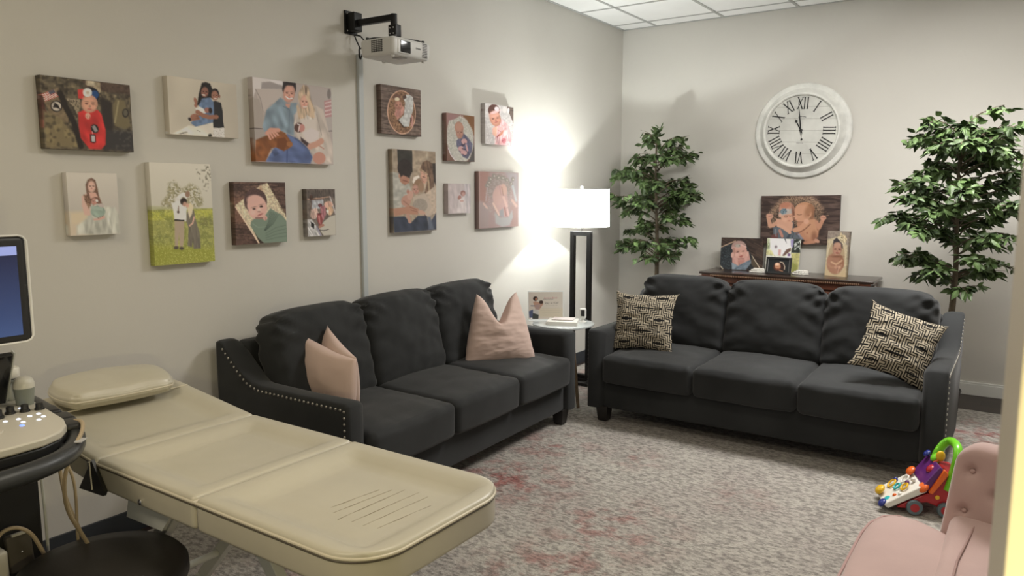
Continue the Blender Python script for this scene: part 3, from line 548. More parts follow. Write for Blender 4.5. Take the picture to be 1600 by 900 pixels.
def pic_twin(p):
    p.wood('51403a','251b18','6b564c',2,185,-30)
    q=[(170,560),(190,330),(350,130),(470,80),(850,70),(960,150),(1030,260),(980,480),(900,520),(300,560)]
    m=p.mp(q,30);p.SP(m,'a07d60',12,.42);p.SP(m,'c9a98a',7,.6);p.SP(m*.8,'5c4434',10,.62)
    for k in range(26):
        a=math.radians(190+k*6.5+(k*37%11-5)*.8);j=(k*53%17)/17;x=640+math.cos(a)*380;y=430+math.sin(a)*290;x2=640+math.cos(a)*(425+60*j);y2=430+math.sin(a)*(325+45*j);p.L([(x,y),((x+x2)/2+8*math.sin(k*2.),(y+y2)/2),(x2,y2)],5,'a5836a',5)
    p.c*=(1-.35*p.me(640,470,420,330,0,60))[...,None];p.SP(m*.7,'b08e70',9,.55)
    p.P([(250,560),(330,540),(560,480),(600,620),(700,740),(470,745),(260,740)],'586068',8);p.L([(560,480),(560,600),(480,740)],40,'3c4650',6);p.L([(590,600),(560,745)],8,'2a3038');p.P([(620,640),(700,745),(930,745),(950,640),(900,590),(700,620)],'8a8a98',8)
    for i in range(6): p.L([(630+i*18,680),(690+i*16,750)],4,'4a4a58',3)
    p.P([(210,690),(330,650),(330,745),(240,745)],'6a3f3c',8)
    p.L([(165,380),(200,540),(250,530),(330,470)],62,'c08d72',5);p.E(200,385,48,38,10,'c4917a');p.L([(175,390),(230,380)],8,'6d3a30',3)
    p.P([(290,420),(440,440),(570,480),(560,600),(500,650),(330,540)],'c59278',8);p.L([(330,530),(430,560),(520,640)],50,'c9967b',5);p.L([(360,610),(400,700)],44,'b37a68',6);p.L([(290,590),(300,700)],16,'7c8088',6)
    p.E(465,280,125,115,-6,'b98670');p.E(480,390,108,105,-8,'c79478');p.E(440,210,90,45,-10,'b07258',12)
    p.P([(335,330),(560,255),(575,330),(345,380)],'a99e96',6);p.E(415,305,55,42,-20,'6f8894',4);p.SP(p.me(415,305,55,42,-20),'20303a',10,.6);p.E(480,285,22,18,0,'a9a8a6',4);p.E(360,370,24,30,0,'c79a84')
    p.E(570,330,22,110,-8,'7a4c3a',14);p.L([(432,394),(455,400),(480,388)],9,'4b2820',3);p.L([(505,376),(522,382),(540,372)],8,'4b2820',3);p.E(455,372,34,8,-8,'a5705a',5);p.E(497,412,22,16,0,'cc9078',4);p.L([(480,458),(520,455)],10,'984c44',3);p.E(440,440,40,30,0,'cd9a80',14)
    p.P([(620,480),(760,440),(900,440),(980,540),(960,700),(860,770),(760,770),(660,640)],'b17a5c',8);p.E(850,560,110,160,10,'b78463',14);p.E(790,640,12,16,0,'9c5c48',4)
    p.E(740,280,150,120,-6,'b7825f');p.P([(590,300),(600,430),(640,470),(700,475),(800,430),(860,340),(760,200),(620,210)],'c08b6c',8);p.P([(585,370),(560,390),(600,400),(590,430),(620,440),(640,400)],'c28e72',4)
    p.P([(840,180),(900,250),(880,420),(820,430),(860,330),(800,200)],'8a5b40',12);p.E(810,360,38,38,20,'c7916f',4);p.E(806,362,16,20,20,'8a4f3a',4);p.L([(625,350),(660,362),(700,352)],8,'5e3626',3);p.E(800,300,50,90,20,'9a6a4c',26);p.L([(590,440),(620,436)],7,'9a4c42',3);p.L([(640,470),(760,470)],8,'8a5a44',6)
    p.L([(600,600),(680,580),(780,470)],75,'c08a6b',5);p.E(775,460,40,42,0,'c69378',4);p.L([(620,665),(760,580),(835,505)],12,'64382a',6);p.L([(920,450),(950,590)],10,'7c4e38',8);p.E(900,700,40,80,0,'8d5c44',22)
    p.L([(930,470),(970,560),(1020,440)],58,'b37e62',5);p.E(1030,400,46,42,0,'bd8970',4);p.L([(1000,395),(1060,400)],7,'7a4634',3);p.L([(760,800),(900,780),(940,760)],50,'b07a5e',5);p.E(945,765,44,28,30,'b8866e',4)
def pic_crown(p):
    p.bg('8d7f72');p.SP(np.ones(p.x.shape)*.5,'6f6258',16,.5,5);q=[(60,200),(230,160),(330,250),(440,300),(440,870),(40,860)];p.P(q,'b9aa88',6);m=p.mp(q,6);p.N(18,.15);p.P([(45,640),(200,720),(280,830),(420,700),(440,880),(40,880)],'c0a880',12)
    p.E(245,500,170,330,0,'c9ba98',12);p.E(245,520,158,310,0,'a8906e',10);p.P([(170,300),(175,210),(235,165),(290,220),(350,280),(360,360),(170,360)],'3a3438',5)
    p.E(230,620,155,190,0,'9f6f56',10);p.E(120,560,45,90,10,'a5745a',6);p.E(350,600,40,110,-8,'936349',6);p.face(255,380,88,2,'b08068',None,1.35);p.E(255,290,70,40,0,'b4866e',12);p.L([(195,372),(215,380),(240,372)],8,'4a281e',3);p.L([(285,374),(305,382),(325,374)],8,'4a281e',3);p.E(262,440,30,12,0,'8e4a40',5);p.E(255,500,100,18,0,'7d4f3a',12)
    p.P([(240,160),(290,110),(310,70),(340,120),(390,120),(430,190),(410,270),(350,260)],'c9b58c',5);m=p.mp([(240,160),(290,110),(340,120),(390,120),(430,190),(410,270),(350,260)],4);p.SP(m,'3a2f24',9,.58);p.SP(m,'efe6cc',8,.66)
    p.L([(160,600),(250,640),(350,570)],30,'c29a78',5);p.L([(100,640),(160,690),(240,690)],36,'a97a5e',5);p.L([(350,650),(330,690),(300,680)],34,'a97a5e',5);p.E(250,690,34,30,0,'b88a70',4);p.E(310,690,26,26,0,'c09478',4);p.L([(255,720),(260,800)],20,'a5745c',4);p.L([(290,720),(285,790)],20,'b78a72',4);p.L([(270,690),(275,780)],5,'5a3428',2)
def pic_grey(p):
    p.wood('403028','1d1613','584538',28,90,0);p.P([(60,320),(300,230),(340,300),(320,800),(60,790)],'22272b',6);m=p.mp([(60,320),(300,230),(320,800),(60,790)],6);p.SP(m*.8,'3d474c',18,.55);p.SP(m*.6,'5d666a',10,.7)
    p.L([(70,310),(390,170)],20,'b5957a',4);p.L([(760,480),(980,790)],18,'c5b59c',4);p.P([(560,120),(760,480),(900,790),(700,790),(620,300)],'24272a',10);p.P([(770,500),(960,790),(850,790),(740,640)],'4a3e30',8);p.L([(50,720),(120,790)],22,'b3a48c',4)
    p.E(470,300,165,135,0,'9d7d74');p.P([(320,440),(690,400),(740,600),(400,790),(330,640)],'b48478',8);p.E(500,410,155,150,-10,'bd8d7d',6);p.E(500,320,120,50,0,'bd8f80',10)
    p.L([(310,330),(400,290),(520,250),(630,300)],22,'c9a298',4);p.E(445,275,62,36,0,'9c9286',5);p.E(485,275,14,12,0,'3d4a48',3);p.E(385,290,12,10,0,'3d4a48',3)
    p.E(360,400,26,90,0,'a27466',16);p.E(445,385,44,14,-14,'a97a6a',8);p.E(445,412,36,9,-14,'53302a',4);p.E(568,390,32,9,-8,'53302a',4);p.E(525,440,26,18,0,'c99a8a',5);p.E(525,500,42,13,-10,'94473f',4);p.E(520,520,30,8,0,'7c3a36',4);p.E(430,470,40,36,0,'c4978a',12)
    p.E(330,480,34,60,10,'c39586');p.E(665,450,28,60,10,'c39586');p.L([(400,540),(450,660)],70,'bd8d80',6);p.L([(640,520),(620,620)],50,'bd8d80',6);p.L([(460,560),(580,555)],14,'5a2c26',6);p.P([(450,590),(620,580),(560,680),(470,700)],'ad7468',8);p.L([(480,640),(485,690)],6,'6a3830')
    p.P([(320,640),(460,710),(740,560),(750,640),(640,795),(330,795)],'667480',6);m=p.mp([(320,640),(460,710),(740,560),(640,795),(330,795)],6);p.N(22,.25,-25,3,m);p.L([(400,790),(560,670),(730,600)],8,'3e4c58',5);p.P([(320,650),(440,700),(380,790),(330,790)],'7c8a94',5)
def pic_preg(p):
    p.bg('d4d4c4');p.P([(490,70),(560,70),(560,320),(500,330)],'b7c09a',12);p.SP(p.mp([(500,180),(570,180),(570,300),(500,300)],8),'7f8a60',14,.4);p.P([(490,320),(700,320),(700,430),(490,420)],'c9c58a',10)
    p.P([(1080,80),(1240,90),(1240,360),(1050,360)],'2c342c',6);p.SP(p.mp([(1100,90),(1240,90),(1240,300),(1100,300)],4),'d9ddd6',22,.52);p.P([(1050,370),(1240,360),(1220,740),(1080,740)],'b0ac6a',8);p.N(30,.2);p.P([(1080,540),(1200,600),(1190,740),(1080,740)],'8f9048',20)
    p.P([(560,80),(880,80),(1010,100),(1040,260),(960,400),(800,420),(680,420),(600,300)],'d8d6d6',10);p.P([(1020,100),(1090,90),(1080,260),(1040,240)],'8f84b0',6);p.P([(880,85),(910,85),(940,180)],'2a2c34',4)
    p.E(710,250,34,38,0,'b0a8aa',4);p.E(710,250,20,22,0,'7a6a70',4);p.P([(770,300),(830,310),(820,430),(770,420)],'c99a94',8);p.P([(940,300),(1040,260),(1040,320),(900,430),(860,420)],'6a4c42',6);p.P([(960,420),(1050,380),(1070,740),(960,760)],'d5d1dc',6);p.P([(980,370),(1040,380),(1030,430),(980,430)],'6a4a78',6)
def pic_frame(p):
    p.bg('191d1f');p.E(650,650,85,85,0,'5a2c1e',14);p.E(655,630,62,66,10,'b57c5a',8);p.E(640,600,44,30,0,'e0b898',8);p.E(640,635,12,8,0,'5c3424',3);p.P([(700,580),(770,560),(800,700),(760,740),(720,650)],'2e1a14',8);p.L([(700,550),(760,560),(800,640),(795,700)],16,'c9b49a',5);p.L([(690,720),(760,740)],20,'a06c4c',5);p.E(655,690,22,8,0,'7c3c2c',4)
def pic_sign(p):
    p.bg('b9b0a4');p.P([(300,100),(1040,90),(1060,740),(430,790)],'b9b3a6',20);p.P([(400,560),(1060,540),(1060,790),(420,800)],'b9b09a',20)
    p.E(300,300,65,62,0,'2a1a16',6);p.E(320,310,30,42,10,'a06c54',5);p.P([(240,400),(300,370),(400,400),(480,350),(520,440),(420,600),(300,560)],'a9826c',8);p.E(460,390,55,48,0,'3d2c26',6);p.P([(300,470),(450,440),(420,600),(310,600)],'98807a',8)
    p.P([(140,650),(250,600),(260,840),(160,830)],'46506e',8);p.P([(260,620),(330,590),(410,640),(400,740),(260,700)],'a9a8a2',6);p.L([(190,500),(290,500)],24,'6a6a78',8);p.P([(250,700),(410,740),(405,860),(240,860)],'3a3f3c',6);p.E(220,845,20,16,0,'e8e8e4',4)
# name: (painter, zoom offset, zoom scale, four source-px corners TL TR BR BL used only as the picture's own drawing frame)
PICS={
'camo':(pic_camo,(50,110),6.925,((62.5,117),(203,133),(208,238.5),(69,231.5))),
'mother':(pic_mother,(250,115),8.571,((260,118),(369,132),(372.5,216),(265.5,210))),
'girl':(pic_girl,(95,265),8.411,((104,269.5),(182.5,271),(187,365),(109.5,369))),
'field':(pic_field,(220,250),5.294,((232.5,254),(327,256),(337,407.5),(242.5,416))),
'family':(pic_family,(380,110),5.807,((394,118.5),(518,139),(520,259),(399,251))),
'green':(pic_green,(355,280),8.495,((364.5,284.5),(445,285),(448.7,377.5),(369.3,383.4))),
'small':(pic_small,(468,290),10.71,((478.7,295.4),(523,295.6),(525,367.6),(481,369.4))),
'basket':(pic_basket,(584,126),9.782,((594.4,131),(657,141),(658,213.6),(596.4,208))),
'blue':(pic_blue,(686,170),10.47,((697,176.6),(741,181),(741.6,252.4),(698.4,251.6))),
'pink':(pic_pink,(748,156),11.84,((758,161.6),(802,167),(802.4,227.4),(758,225))),
'dad':(pic_dad,(600,230),6.433,((613,233),(680.6,236.6),(681.4,360),(615,364))),
'tiny':(pic_tiny,(700,286),20.,((700,286),(735,287.6),(735,333),(700,333.6))),
'wreath':(pic_wreath,(735,260),9.,((748,267),(810,270),(809.6,354),(748,357))),
'twin':(pic_twin,(1185,300),10.,((1190.4,307),(1312.6,304),(1312,383),(1189,382))),
'crown':(pic_crown,(1290,354),11.24,((1295.6,358),(1331,359.4),(1327.6,431),(1294,428))),
'grey':(pic_grey,(1115,362),13.64,((1120.6,369),(1189,370),(1188,421),(1118.6,421))),
'preg':(pic_preg,(1170,370),14.06,((1206,375.4),(1258.6,376.4),(1257.6,423),(1206,423))),
'frame':(pic_frame,(1170,370),14.06,((1202.5,405),(1234,405.5),(1233,424.5),(1201.5,423))),
'sign':(pic_sign,(815,452),16.98,((821,459.5),(876,457.5),(878,500),(823.5,503))),
}
def paint(name,nu,nv,seed=3):
    fn,off,sc,q=PICS[name]
    u,v=np.meshgrid(np.linspace(0,1,nu),np.linspace(0,1,nv))
    Q=[((x-off[0])*sc,(y-off[1])*sc) for x,y in q]
    X=(1-u)*(1-v)*Q[0][0]+u*(1-v)*Q[1][0]+u*v*Q[2][0]+(1-u)*v*Q[3][0]
    Y=(1-u)*(1-v)*Q[0][1]+u*(1-v)*Q[1][1]+u*v*Q[2][1]+(1-u)*v*Q[3][1]
    p=Pic(X,Y,seed+len(name)*7);fn(p)
    g=p.c.mean(2,keepdims=True); return g+(p.c-g)*.86
# ------------------------------------------------------------------ canvas prints
SIDEC={'crown':(.012,.011,.010),'wreath':(.045,.022,.018),'basket':(.075,.052,.042),'blue':(.085,.045,.035),'camo':(.05,.042,.03),'small':(.06,.052,.045),'dad':(.10,.075,.05),'green':(.06,.045,.035)}  # dark side tints: wrapped print plus painted-in shade away from the lamp
def canvas_mesh(name,pic,w,h,t,cell,gain,seed=3,mtl=None):
    nu=max(12,int(round(w/cell)));nv=max(12,int(round(h/cell)))
    C=paint(pic,nu+1,nv+1,seed); C=np.clip(s2l(C)*np.array(gain),0,.86)
    V=[];K=[];F=[]
    for j in range(nv+1):
        for i in range(nu+1):
            V.append((-w/2+w*i/nu,0,h*(1-j/nv))); K.append(C[j,i])
    for j in range(nv):
        for i in range(nu):
            a=j*(nu+1)+i; F.append((a,a+nu+1,a+nu+2,a+1))
    # wrapped sides carry the print round the edge, darkened to paint in their shade
    def side(idx,fl,inner):
        n0=len(V)
        for q,(a,b) in enumerate(zip(idx,inner)):
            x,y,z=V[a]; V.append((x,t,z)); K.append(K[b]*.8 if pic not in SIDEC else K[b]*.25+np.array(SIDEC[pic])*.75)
        n1=len(V)
        for q in range(len(idx)-1):
            A,B=idx[q],idx[q+1]; f=(A,B,n0+q+1,n0+q); F.append(f if fl else f[::-1])
    W=nu+1; d=min(max(2,int(t/cell)),nu-1)
    side([i for i in range(W)],True,[d*W+i for i in range(W)]); side([nv*W+i for i in range(W)],False,[(nv-d)*W+i for i in range(W)])
    side([j*W for j in range(nv+1)],False,[j*W+d for j in range(nv+1)]); side([j*W+nu for j in range(nv+1)],True,[j*W+nu-d for j in range(nv+1)])
    n0=len(V)
    for x,z in((-w/2,0),(w/2,0),(w/2,h),(-w/2,h)): V.append((x,t,z));K.append(np.array([.5,.48,.42]))
    F.append((n0+3,n0+2,n0+1,n0))
    me=bpy.data.meshes.new(name); me.from_pydata(V,[],F); me.update()
    at=me.color_attributes.new('Col','FLOAT_COLOR','POINT'); arr=np.ones((len(V),4),np.float32); arr[:,:3]=np.array(K); at.data.foreach_set('color',arr.ravel())
    me.materials.append(mtl or M_canvas)
    return me
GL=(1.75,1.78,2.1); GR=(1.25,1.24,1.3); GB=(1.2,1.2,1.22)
WALLC=[ # picture, y0,y1,z0,z1, gain, label
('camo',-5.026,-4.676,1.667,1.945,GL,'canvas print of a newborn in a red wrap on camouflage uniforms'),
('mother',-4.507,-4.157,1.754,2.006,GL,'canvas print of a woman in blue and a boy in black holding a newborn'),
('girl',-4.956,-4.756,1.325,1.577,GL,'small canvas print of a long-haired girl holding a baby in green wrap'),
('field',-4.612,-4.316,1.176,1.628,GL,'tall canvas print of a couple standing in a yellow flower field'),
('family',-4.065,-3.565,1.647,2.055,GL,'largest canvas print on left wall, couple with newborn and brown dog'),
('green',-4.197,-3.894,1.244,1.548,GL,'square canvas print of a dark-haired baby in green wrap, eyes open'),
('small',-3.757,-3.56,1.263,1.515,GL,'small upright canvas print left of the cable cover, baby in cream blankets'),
('basket',-3.187,-2.84,1.841,2.122,GR,'canvas print of a newborn in a round basket with white fur'),
('dad',-3.101,-2.706,1.254,1.755,GR,'tall canvas print of a couple with toddler and baby, right of cable cover'),
('blue',-2.593,-2.296,1.703,2.009,GR,'canvas print of a newborn in purple wrap on an oval cream fur'),
('tiny',-2.585,-2.345,1.357,1.555,GR,'smallest pale pink canvas print, between the tall family print and dark wreath print'),
('pink',-2.173,-1.827,1.834,2.11,GR,'canvas print of a newborn in pink with headband, highest one beside the lamp glow'),
('wreath',-2.251,-1.763,1.245,1.642,GR,'reddish brown canvas print of a baby in a wreath, nearest the floor lamp'),
]
for pic,y0,y1,z0,z1,g,lab in WALLC:
    me=canvas_mesh('canvas_print',pic,y1-y0,z1-z0,.036,.0034,g)
    o=bpy.data.objects.new('canvas_print',me); COL.objects.link(o); o.location=(.037,(y0+y1)/2,z0); o.rotation_euler=(0,0,R(90))
    tag(o,lab,'canvas print','family photo canvases on the left wall')
me=canvas_mesh('canvas_print','twin',.618,.398,.036,.0044,GB)
o=bpy.data.objects.new('canvas_print',me); COL.objects.link(o); o.location=(1.64,-.037,1.073); o.rotation_euler=(0,R(-.8),0)
tag(o,'wide canvas print of twin newborns lying face to face above the cabinet','canvas print')
# ------------------------------------------------------------------ sofas
SW,SD=2.035,.87
def make_sofa(label):
    t=thing('sofa',label,'sofa',group='charcoal three-seat sofas')
    AW=.115
    # base rail
    b=MB().soft((SW-2*AW)/2+.01,(SD-.06)/2,.10,.015,(6,4,1),M=T((SW/2,SD/2-.0,.19)))
    b.build('base',M_sofa,t)
    prof=[(.0,.09),(.0,.585),(.02,.60),(.30,.600),(.56,.605),(.62,.615),(.68,.65),(.76,.72),(.82,.775),(.845,.785),(SD,.775),(SD,.40),(SD-.05,.09)]
    for side in (0,1):
        x0=0 if side==0 else SW-AW
        m=MB(); n=len(prof); xs=[(0,.014),(.006,.004),(.016,0),(AW-.05,0),(AW-.030,.004),(AW-.013,.015),(AW-.003,.030),(AW,.042)]
        if side==1: xs=[(AW-a_,b_) for a_,b_ in xs[::-1]]
        V=[];F=[]
        cy,cz=.4,.35
        for dx,ins in xs:
            for (y,z) in prof:
                d=Vector((y-cy,z-cz)); L=d.length; d=d/L*(L-ins*1.2)
                V.append((x0+dx,cy+d.x,cz+d.y))
        for i in range(len(xs)-1):
            for k in range(n): F.append((i*n+k,i*n+(k+1)%n,(i+1)*n+(k+1)%n,(i+1)*n+k))
        F.append(tuple(range(n))[::-1]); F.append(tuple((len(xs)-1)*n+k for k in range(n)))
        m.add(V,F); arm=m.build('arm',M_sofa,t,auto=55)
        # nailheads on outer face, along the front edge and the top slope
        nm=MB(); xo=x0-.001 if side==0 else x0+AW+.001
        path=[(.024,.13),(.024,.572),(.30,.576),(.57,.580),(.64,.60),(.70,.642),(.81,.745)]
        seg=[];tot=0
        for a,b2 in zip(path,path[1:]): seg.append(math.dist(a,b2))
        tot=sum(seg); N=int(tot/.027)
        for k in range(N+1):
            d=tot*k/N; i=0
            while i<len(seg)-1 and d>seg[i]: d-=seg[i]; i+=1
            f=min(1,d/seg[i]); y=path[i][0]+(path[i+1][0]-path[i][0])*f; z=path[i][1]+(path[i+1][1]-path[i][1])*f
            nm.ball((xo,y,z),.004,.0066,.0066,10,6)
        nm.build('nailhead_trim',M_nail,arm)
    MB().soft((SW-2*AW)/2+.01,.05,.27,.03,(8,2,6),M=T((SW/2,SD-.06,.50))).build('back_frame',M_sofa,t)
    cw=(SW-2*AW)/3
    for k in range(3):
        cx=AW+cw*(k+.5)
        def fs(x,y,z,u,v,w,k=k):
            b=1-abs(u)**3; c=1-abs(v)**4
            z+= .022*b*c*(1 if w>0 else 0)
            y-= .012*b*(1 if v<0 else 0)
            wv=fbm((x*1.5,y*5,k*3),5,k)*.006*(1 if w>0 else .4)+.003*fbm((x*14,y*4,k),2,k+2)*(1 if w>0 else 0)*abs(v)
            if v<-.3 and w>-.5: wv+=.007*fbm((x*9,y*1.5,k),2.2,k+5)*min(1,abs(u)+.3)
            return (x,y,z+wv)
        MB().soft(cw/2-.002,.325,.088,.035,(16,14,4),fn=fs,M=T((cx,.295,.362))@RX(1.5)).build('seat_cushion',M_sofa,t,auto=180)
        def fb(x,y,z,u,v,w,k=k):
            # local: x width, y thickness (front -), z height; shoulders rounded, gathered at the top corners
            g=max(0,w)
            s=1-.07*g**4*abs(u)**1.5
            z2=z-.034*g**3*abs(u)**4
            puff=(1-abs(u)**3)*(1-abs(w)**4)
            y2=y-.035*puff*(1 if v<0 else .3)-.0*g
            cr=math.exp(-((abs(u)-1)**2)/.12)*math.exp(-((w-.72)**2)/.10)
            y2+=.015*cr*math.sin(15*(w*1.4-abs(u)*1.1)+k)
            y2+=.009*fbm((x*2,0,z*2),4,k+9)+.0085*math.exp(-((abs(u)-.86)**2)/.07)*math.sin(w*15+abs(u)*5*(1+.4*k)+k*2)*(.4+.6*max(0,w+.4))
            return (x*(1+.02*puff)*s,y2,z2)
        MB().soft(cw/2+.006,.085,.255,.05,(26,4,30),fn=fb,M=T((cx,.62,.665))@RX(-14)).build('back_cushion',M_sofa,t,auto=180)
    for (x,y) in ((.10,.06),(SW-.10,.06),(.10,SD-.10),(SW-.10,SD-.10)):
        f=MB(); V=[];
        for s,z in((.030,0),(.042,.10)):
            V+=[(x-s,y-s,z),(x+s,y-s,z),(x+s,y+s,z),(x-s,y+s,z)]
        f.add(V,[(3,2,1,0),(4,5,6,7)]+[(i,(i+1)%4,(i+1)%4+4,i+4) for i in range(4)]); f.build('foot',M_dkfoot,t,smooth=False,bevel=.003)
    return t
RZUG=.0185
sofa=make_sofa('charcoal three-seat sofa with nailhead arms facing the camera, in front of cabinet')
sofa.location=(.885,-2.215,RZUG)
copy_thing(sofa,(.915,-4.318,RZUG),R(92),'charcoal three-seat sofa with nailhead arms along left wall beside treatment table')

# ------------------------------------------------------------------ throw pillows
def pillow(name,label,w,h,t,n,M,loc,rot,chop=0,taper=0,colors=None,group=None,seed=0,rim=.10):
    V=[];F=[];K=[]
    def P(u,v,s):
        x=w/2*u*(1-rim*(1-v*v)**.8*abs(u)); z=h/2*v*(1-rim*(1-u*u)**.8*abs(v))
        th=t/2*(max(0,(1-u**2))*max(0,(1-v**2)))**.42
        if chop:
            f=max(0,(v+1)/2)
            q=math.exp(-(u/.50)**2)*f**2.2
            z-=chop*q; th=th*(1+.35*q)+(.030*q*(1-v*v)**.3 if v<1 else 0)
            x*=1-taper*f**1.6
            z+=.02*f*abs(u)
        x+=.007*fbm((0,z,seed),9,seed)*abs(u); z+=.007*fbm((x,0,seed+3),9,seed)*abs(v)
        wr=.008*fbm((x,z*3,s),8,seed)*(1-u*u)**.3*(1-v*v)**.3
        return (x,s*(th+wr*(1 if th>.004 else 0)),z)
    gs=[math.sin(math.pi/2*(-1+2*i/n)) if i else -1 for i in range(n+1)]
    gs=[(-1+2*i/n)*.6+.4*g for i,g in enumerate(gs)]
    gs[0]=-1;gs[-1]=1
    idF={};
    for s in(-1,1):
        for j,v in enumerate(gs):
            for i,u in enumerate(gs):
                e=i in(0,n) or j in(0,n)
                if e and s==1: idF[(s,i,j)]=idF[(-1,i,j)]; continue
                idF[(s,i,j)]=len(V); V.append(P(u,v,s)); K.append((u,v))
        for j in range(n):
            for i in range(n):
                q=(idF[(s,i,j)],idF[(s,i+1,j)],idF[(s,i+1,j+1)],idF[(s,i,j+1)]); F.append(q if s<0 else q[::-1])
    me=bpy.data.meshes.new(name); me.from_pydata(V,[],F); me.update(); me.polygons.foreach_set('use_smooth',[True]*len(F))
    if colors:
        C=colors(np.array([k[0] for k in K]),np.array([k[1] for k in K]))
        at=me.color_attributes.new('Col','FLOAT_COLOR','POINT'); arr=np.ones((len(V),4),np.float32); arr[:,:3]=C; at.data.foreach_set('color',arr.ravel())
    me.materials.append(M); o=bpy.data.objects.new(name,me); COL.objects.link(o); o.location=loc; o.rotation_euler=rot
    return tag(o,label,'pillow',group)
def maze(u,v):
    X=(u+1)*.215; Y=(v+1)*.215
    W=.118; xr=np.abs(((X+.02)/W)%2-1)*W; Hh=.14
    a,b,p=.0285,.0428,.01425
    Fm=np.full(u.shape,1e9)
    yy=np.abs(((Y+.03)/.085)%2-1)*.085
    for k in range(-30,31): Fm=np.minimum(Fm,np.maximum(xr-a*k,yy+b*k))
    s=(Fm/p)%1
    L=np.clip(.42+(.25-np.abs(s-.25-(s>.75)))*9,0,1)
    # dark crosses along the centre lines
    cx=np.minimum(xr,1); cx2=W-xr; cy=yy; cy2=.085-yy
    cross=((cx<.040)&(cy<.0068))|((cx2<.040)&(cy2<.0068))
    C=L[:,None]*np.array([.43,.375,.285])+(1-L[:,None])*np.array([.012,.012,.012])
    C[cross]=(.01,.01,.01)
    return C
M_maze=vcol_mat('maze_weave',.85,.15)
pillow('throw_pillow','black and cream maze-patterned pillow standing at left end of facing sofa',.42,.40,.13,200,M_maze,(1.165,-1.96,.462+.195),(R(-18),R(0),R(12)),colors=maze,group='maze-patterned throw pillows',seed=2,rim=.13)
pillow('throw_pillow','black and cream maze-patterned pillow tilted against right arm of facing sofa',.40,.39,.13,200,M_maze,(2.655,-2.0,.47+.215),(R(-24),R(19),R(14)),colors=maze,group='maze-patterned throw pillows',seed=4,rim=.13)
pillow('throw_pillow','blush pink pillow with notched top at right end of left-wall sofa',.455,.42,.20,70,M_pinkp,(.535,-2.715,.455+.20),(R(-14),R(0),R(50)),chop=.165,taper=.44,seed=6,rim=.06)
# the other pink pillow, seen from its side over the arm: two flaps joined at the right edge
def side_pillow():
    V=[];F=[];n=26
    mb=MB()
    def sheet(A,B,Cc,D,bul,off,seed):
        # quad A(bottom left) B(bottom right) C(top right) D(top left), bulging thickness
        A,B,Cc,D=[Vector(q) for q in(A,B,Cc,D)]
        nrm=((B-A).cross(D-A)).normalized(); V=[];F=[];ids={}
        for s in(-1,1):
            for j in range(n+1):
                for i in range(n+1):
                    e=i in(0,n) or j in(0,n)
                    if e and s==1: ids[(s,i,j)]=ids[(-1,i,j)]; continue
                    u=i/n;v=j/n; p=A*(1-u)*(1-v)+B*u*(1-v)+Cc*u*v+D*(1-u)*v
                    k=(4*u*(1-u)*4*v*(1-v))**.45
                    pin=.018*(math.sin(math.pi*u)*abs(2*v-1)**2); p=p+ (A+B-Cc-D).normalized()*(-pin if v<.5 else pin)*1.0
                    p=p+nrm*s*bul*k+nrm*.006*fbm(p,9,seed)*k
                    ids[(s,i,j)]=len(V); V.append(p)
            for j in range(n):
                for i in range(n):
                    q=(ids[(s,i,j)],ids[(s,i+1,j)],ids[(s,i+1,j+1)],ids[(s,i,j+1)]); F.append(q if s>0 else q[::-1])
        mb.add(V,F)
    sheet((.15,-4.05,.50),(.67,-4.05,.47),(.680,-4.045,.735),(.318,-4.06,.822),.06,0,1)
    sheet((.24,-3.97,.50),(.65,-4.00,.47),(.675,-4.04,.742),(.385,-3.95,.848),.05,0,3)
    o=mb.build('throw_pillow',M_pinkp,auto=180); return tag(o,'blush pink pillow behind left arm of left-wall sofa beside the treatment table','pillow')
side_pillow()
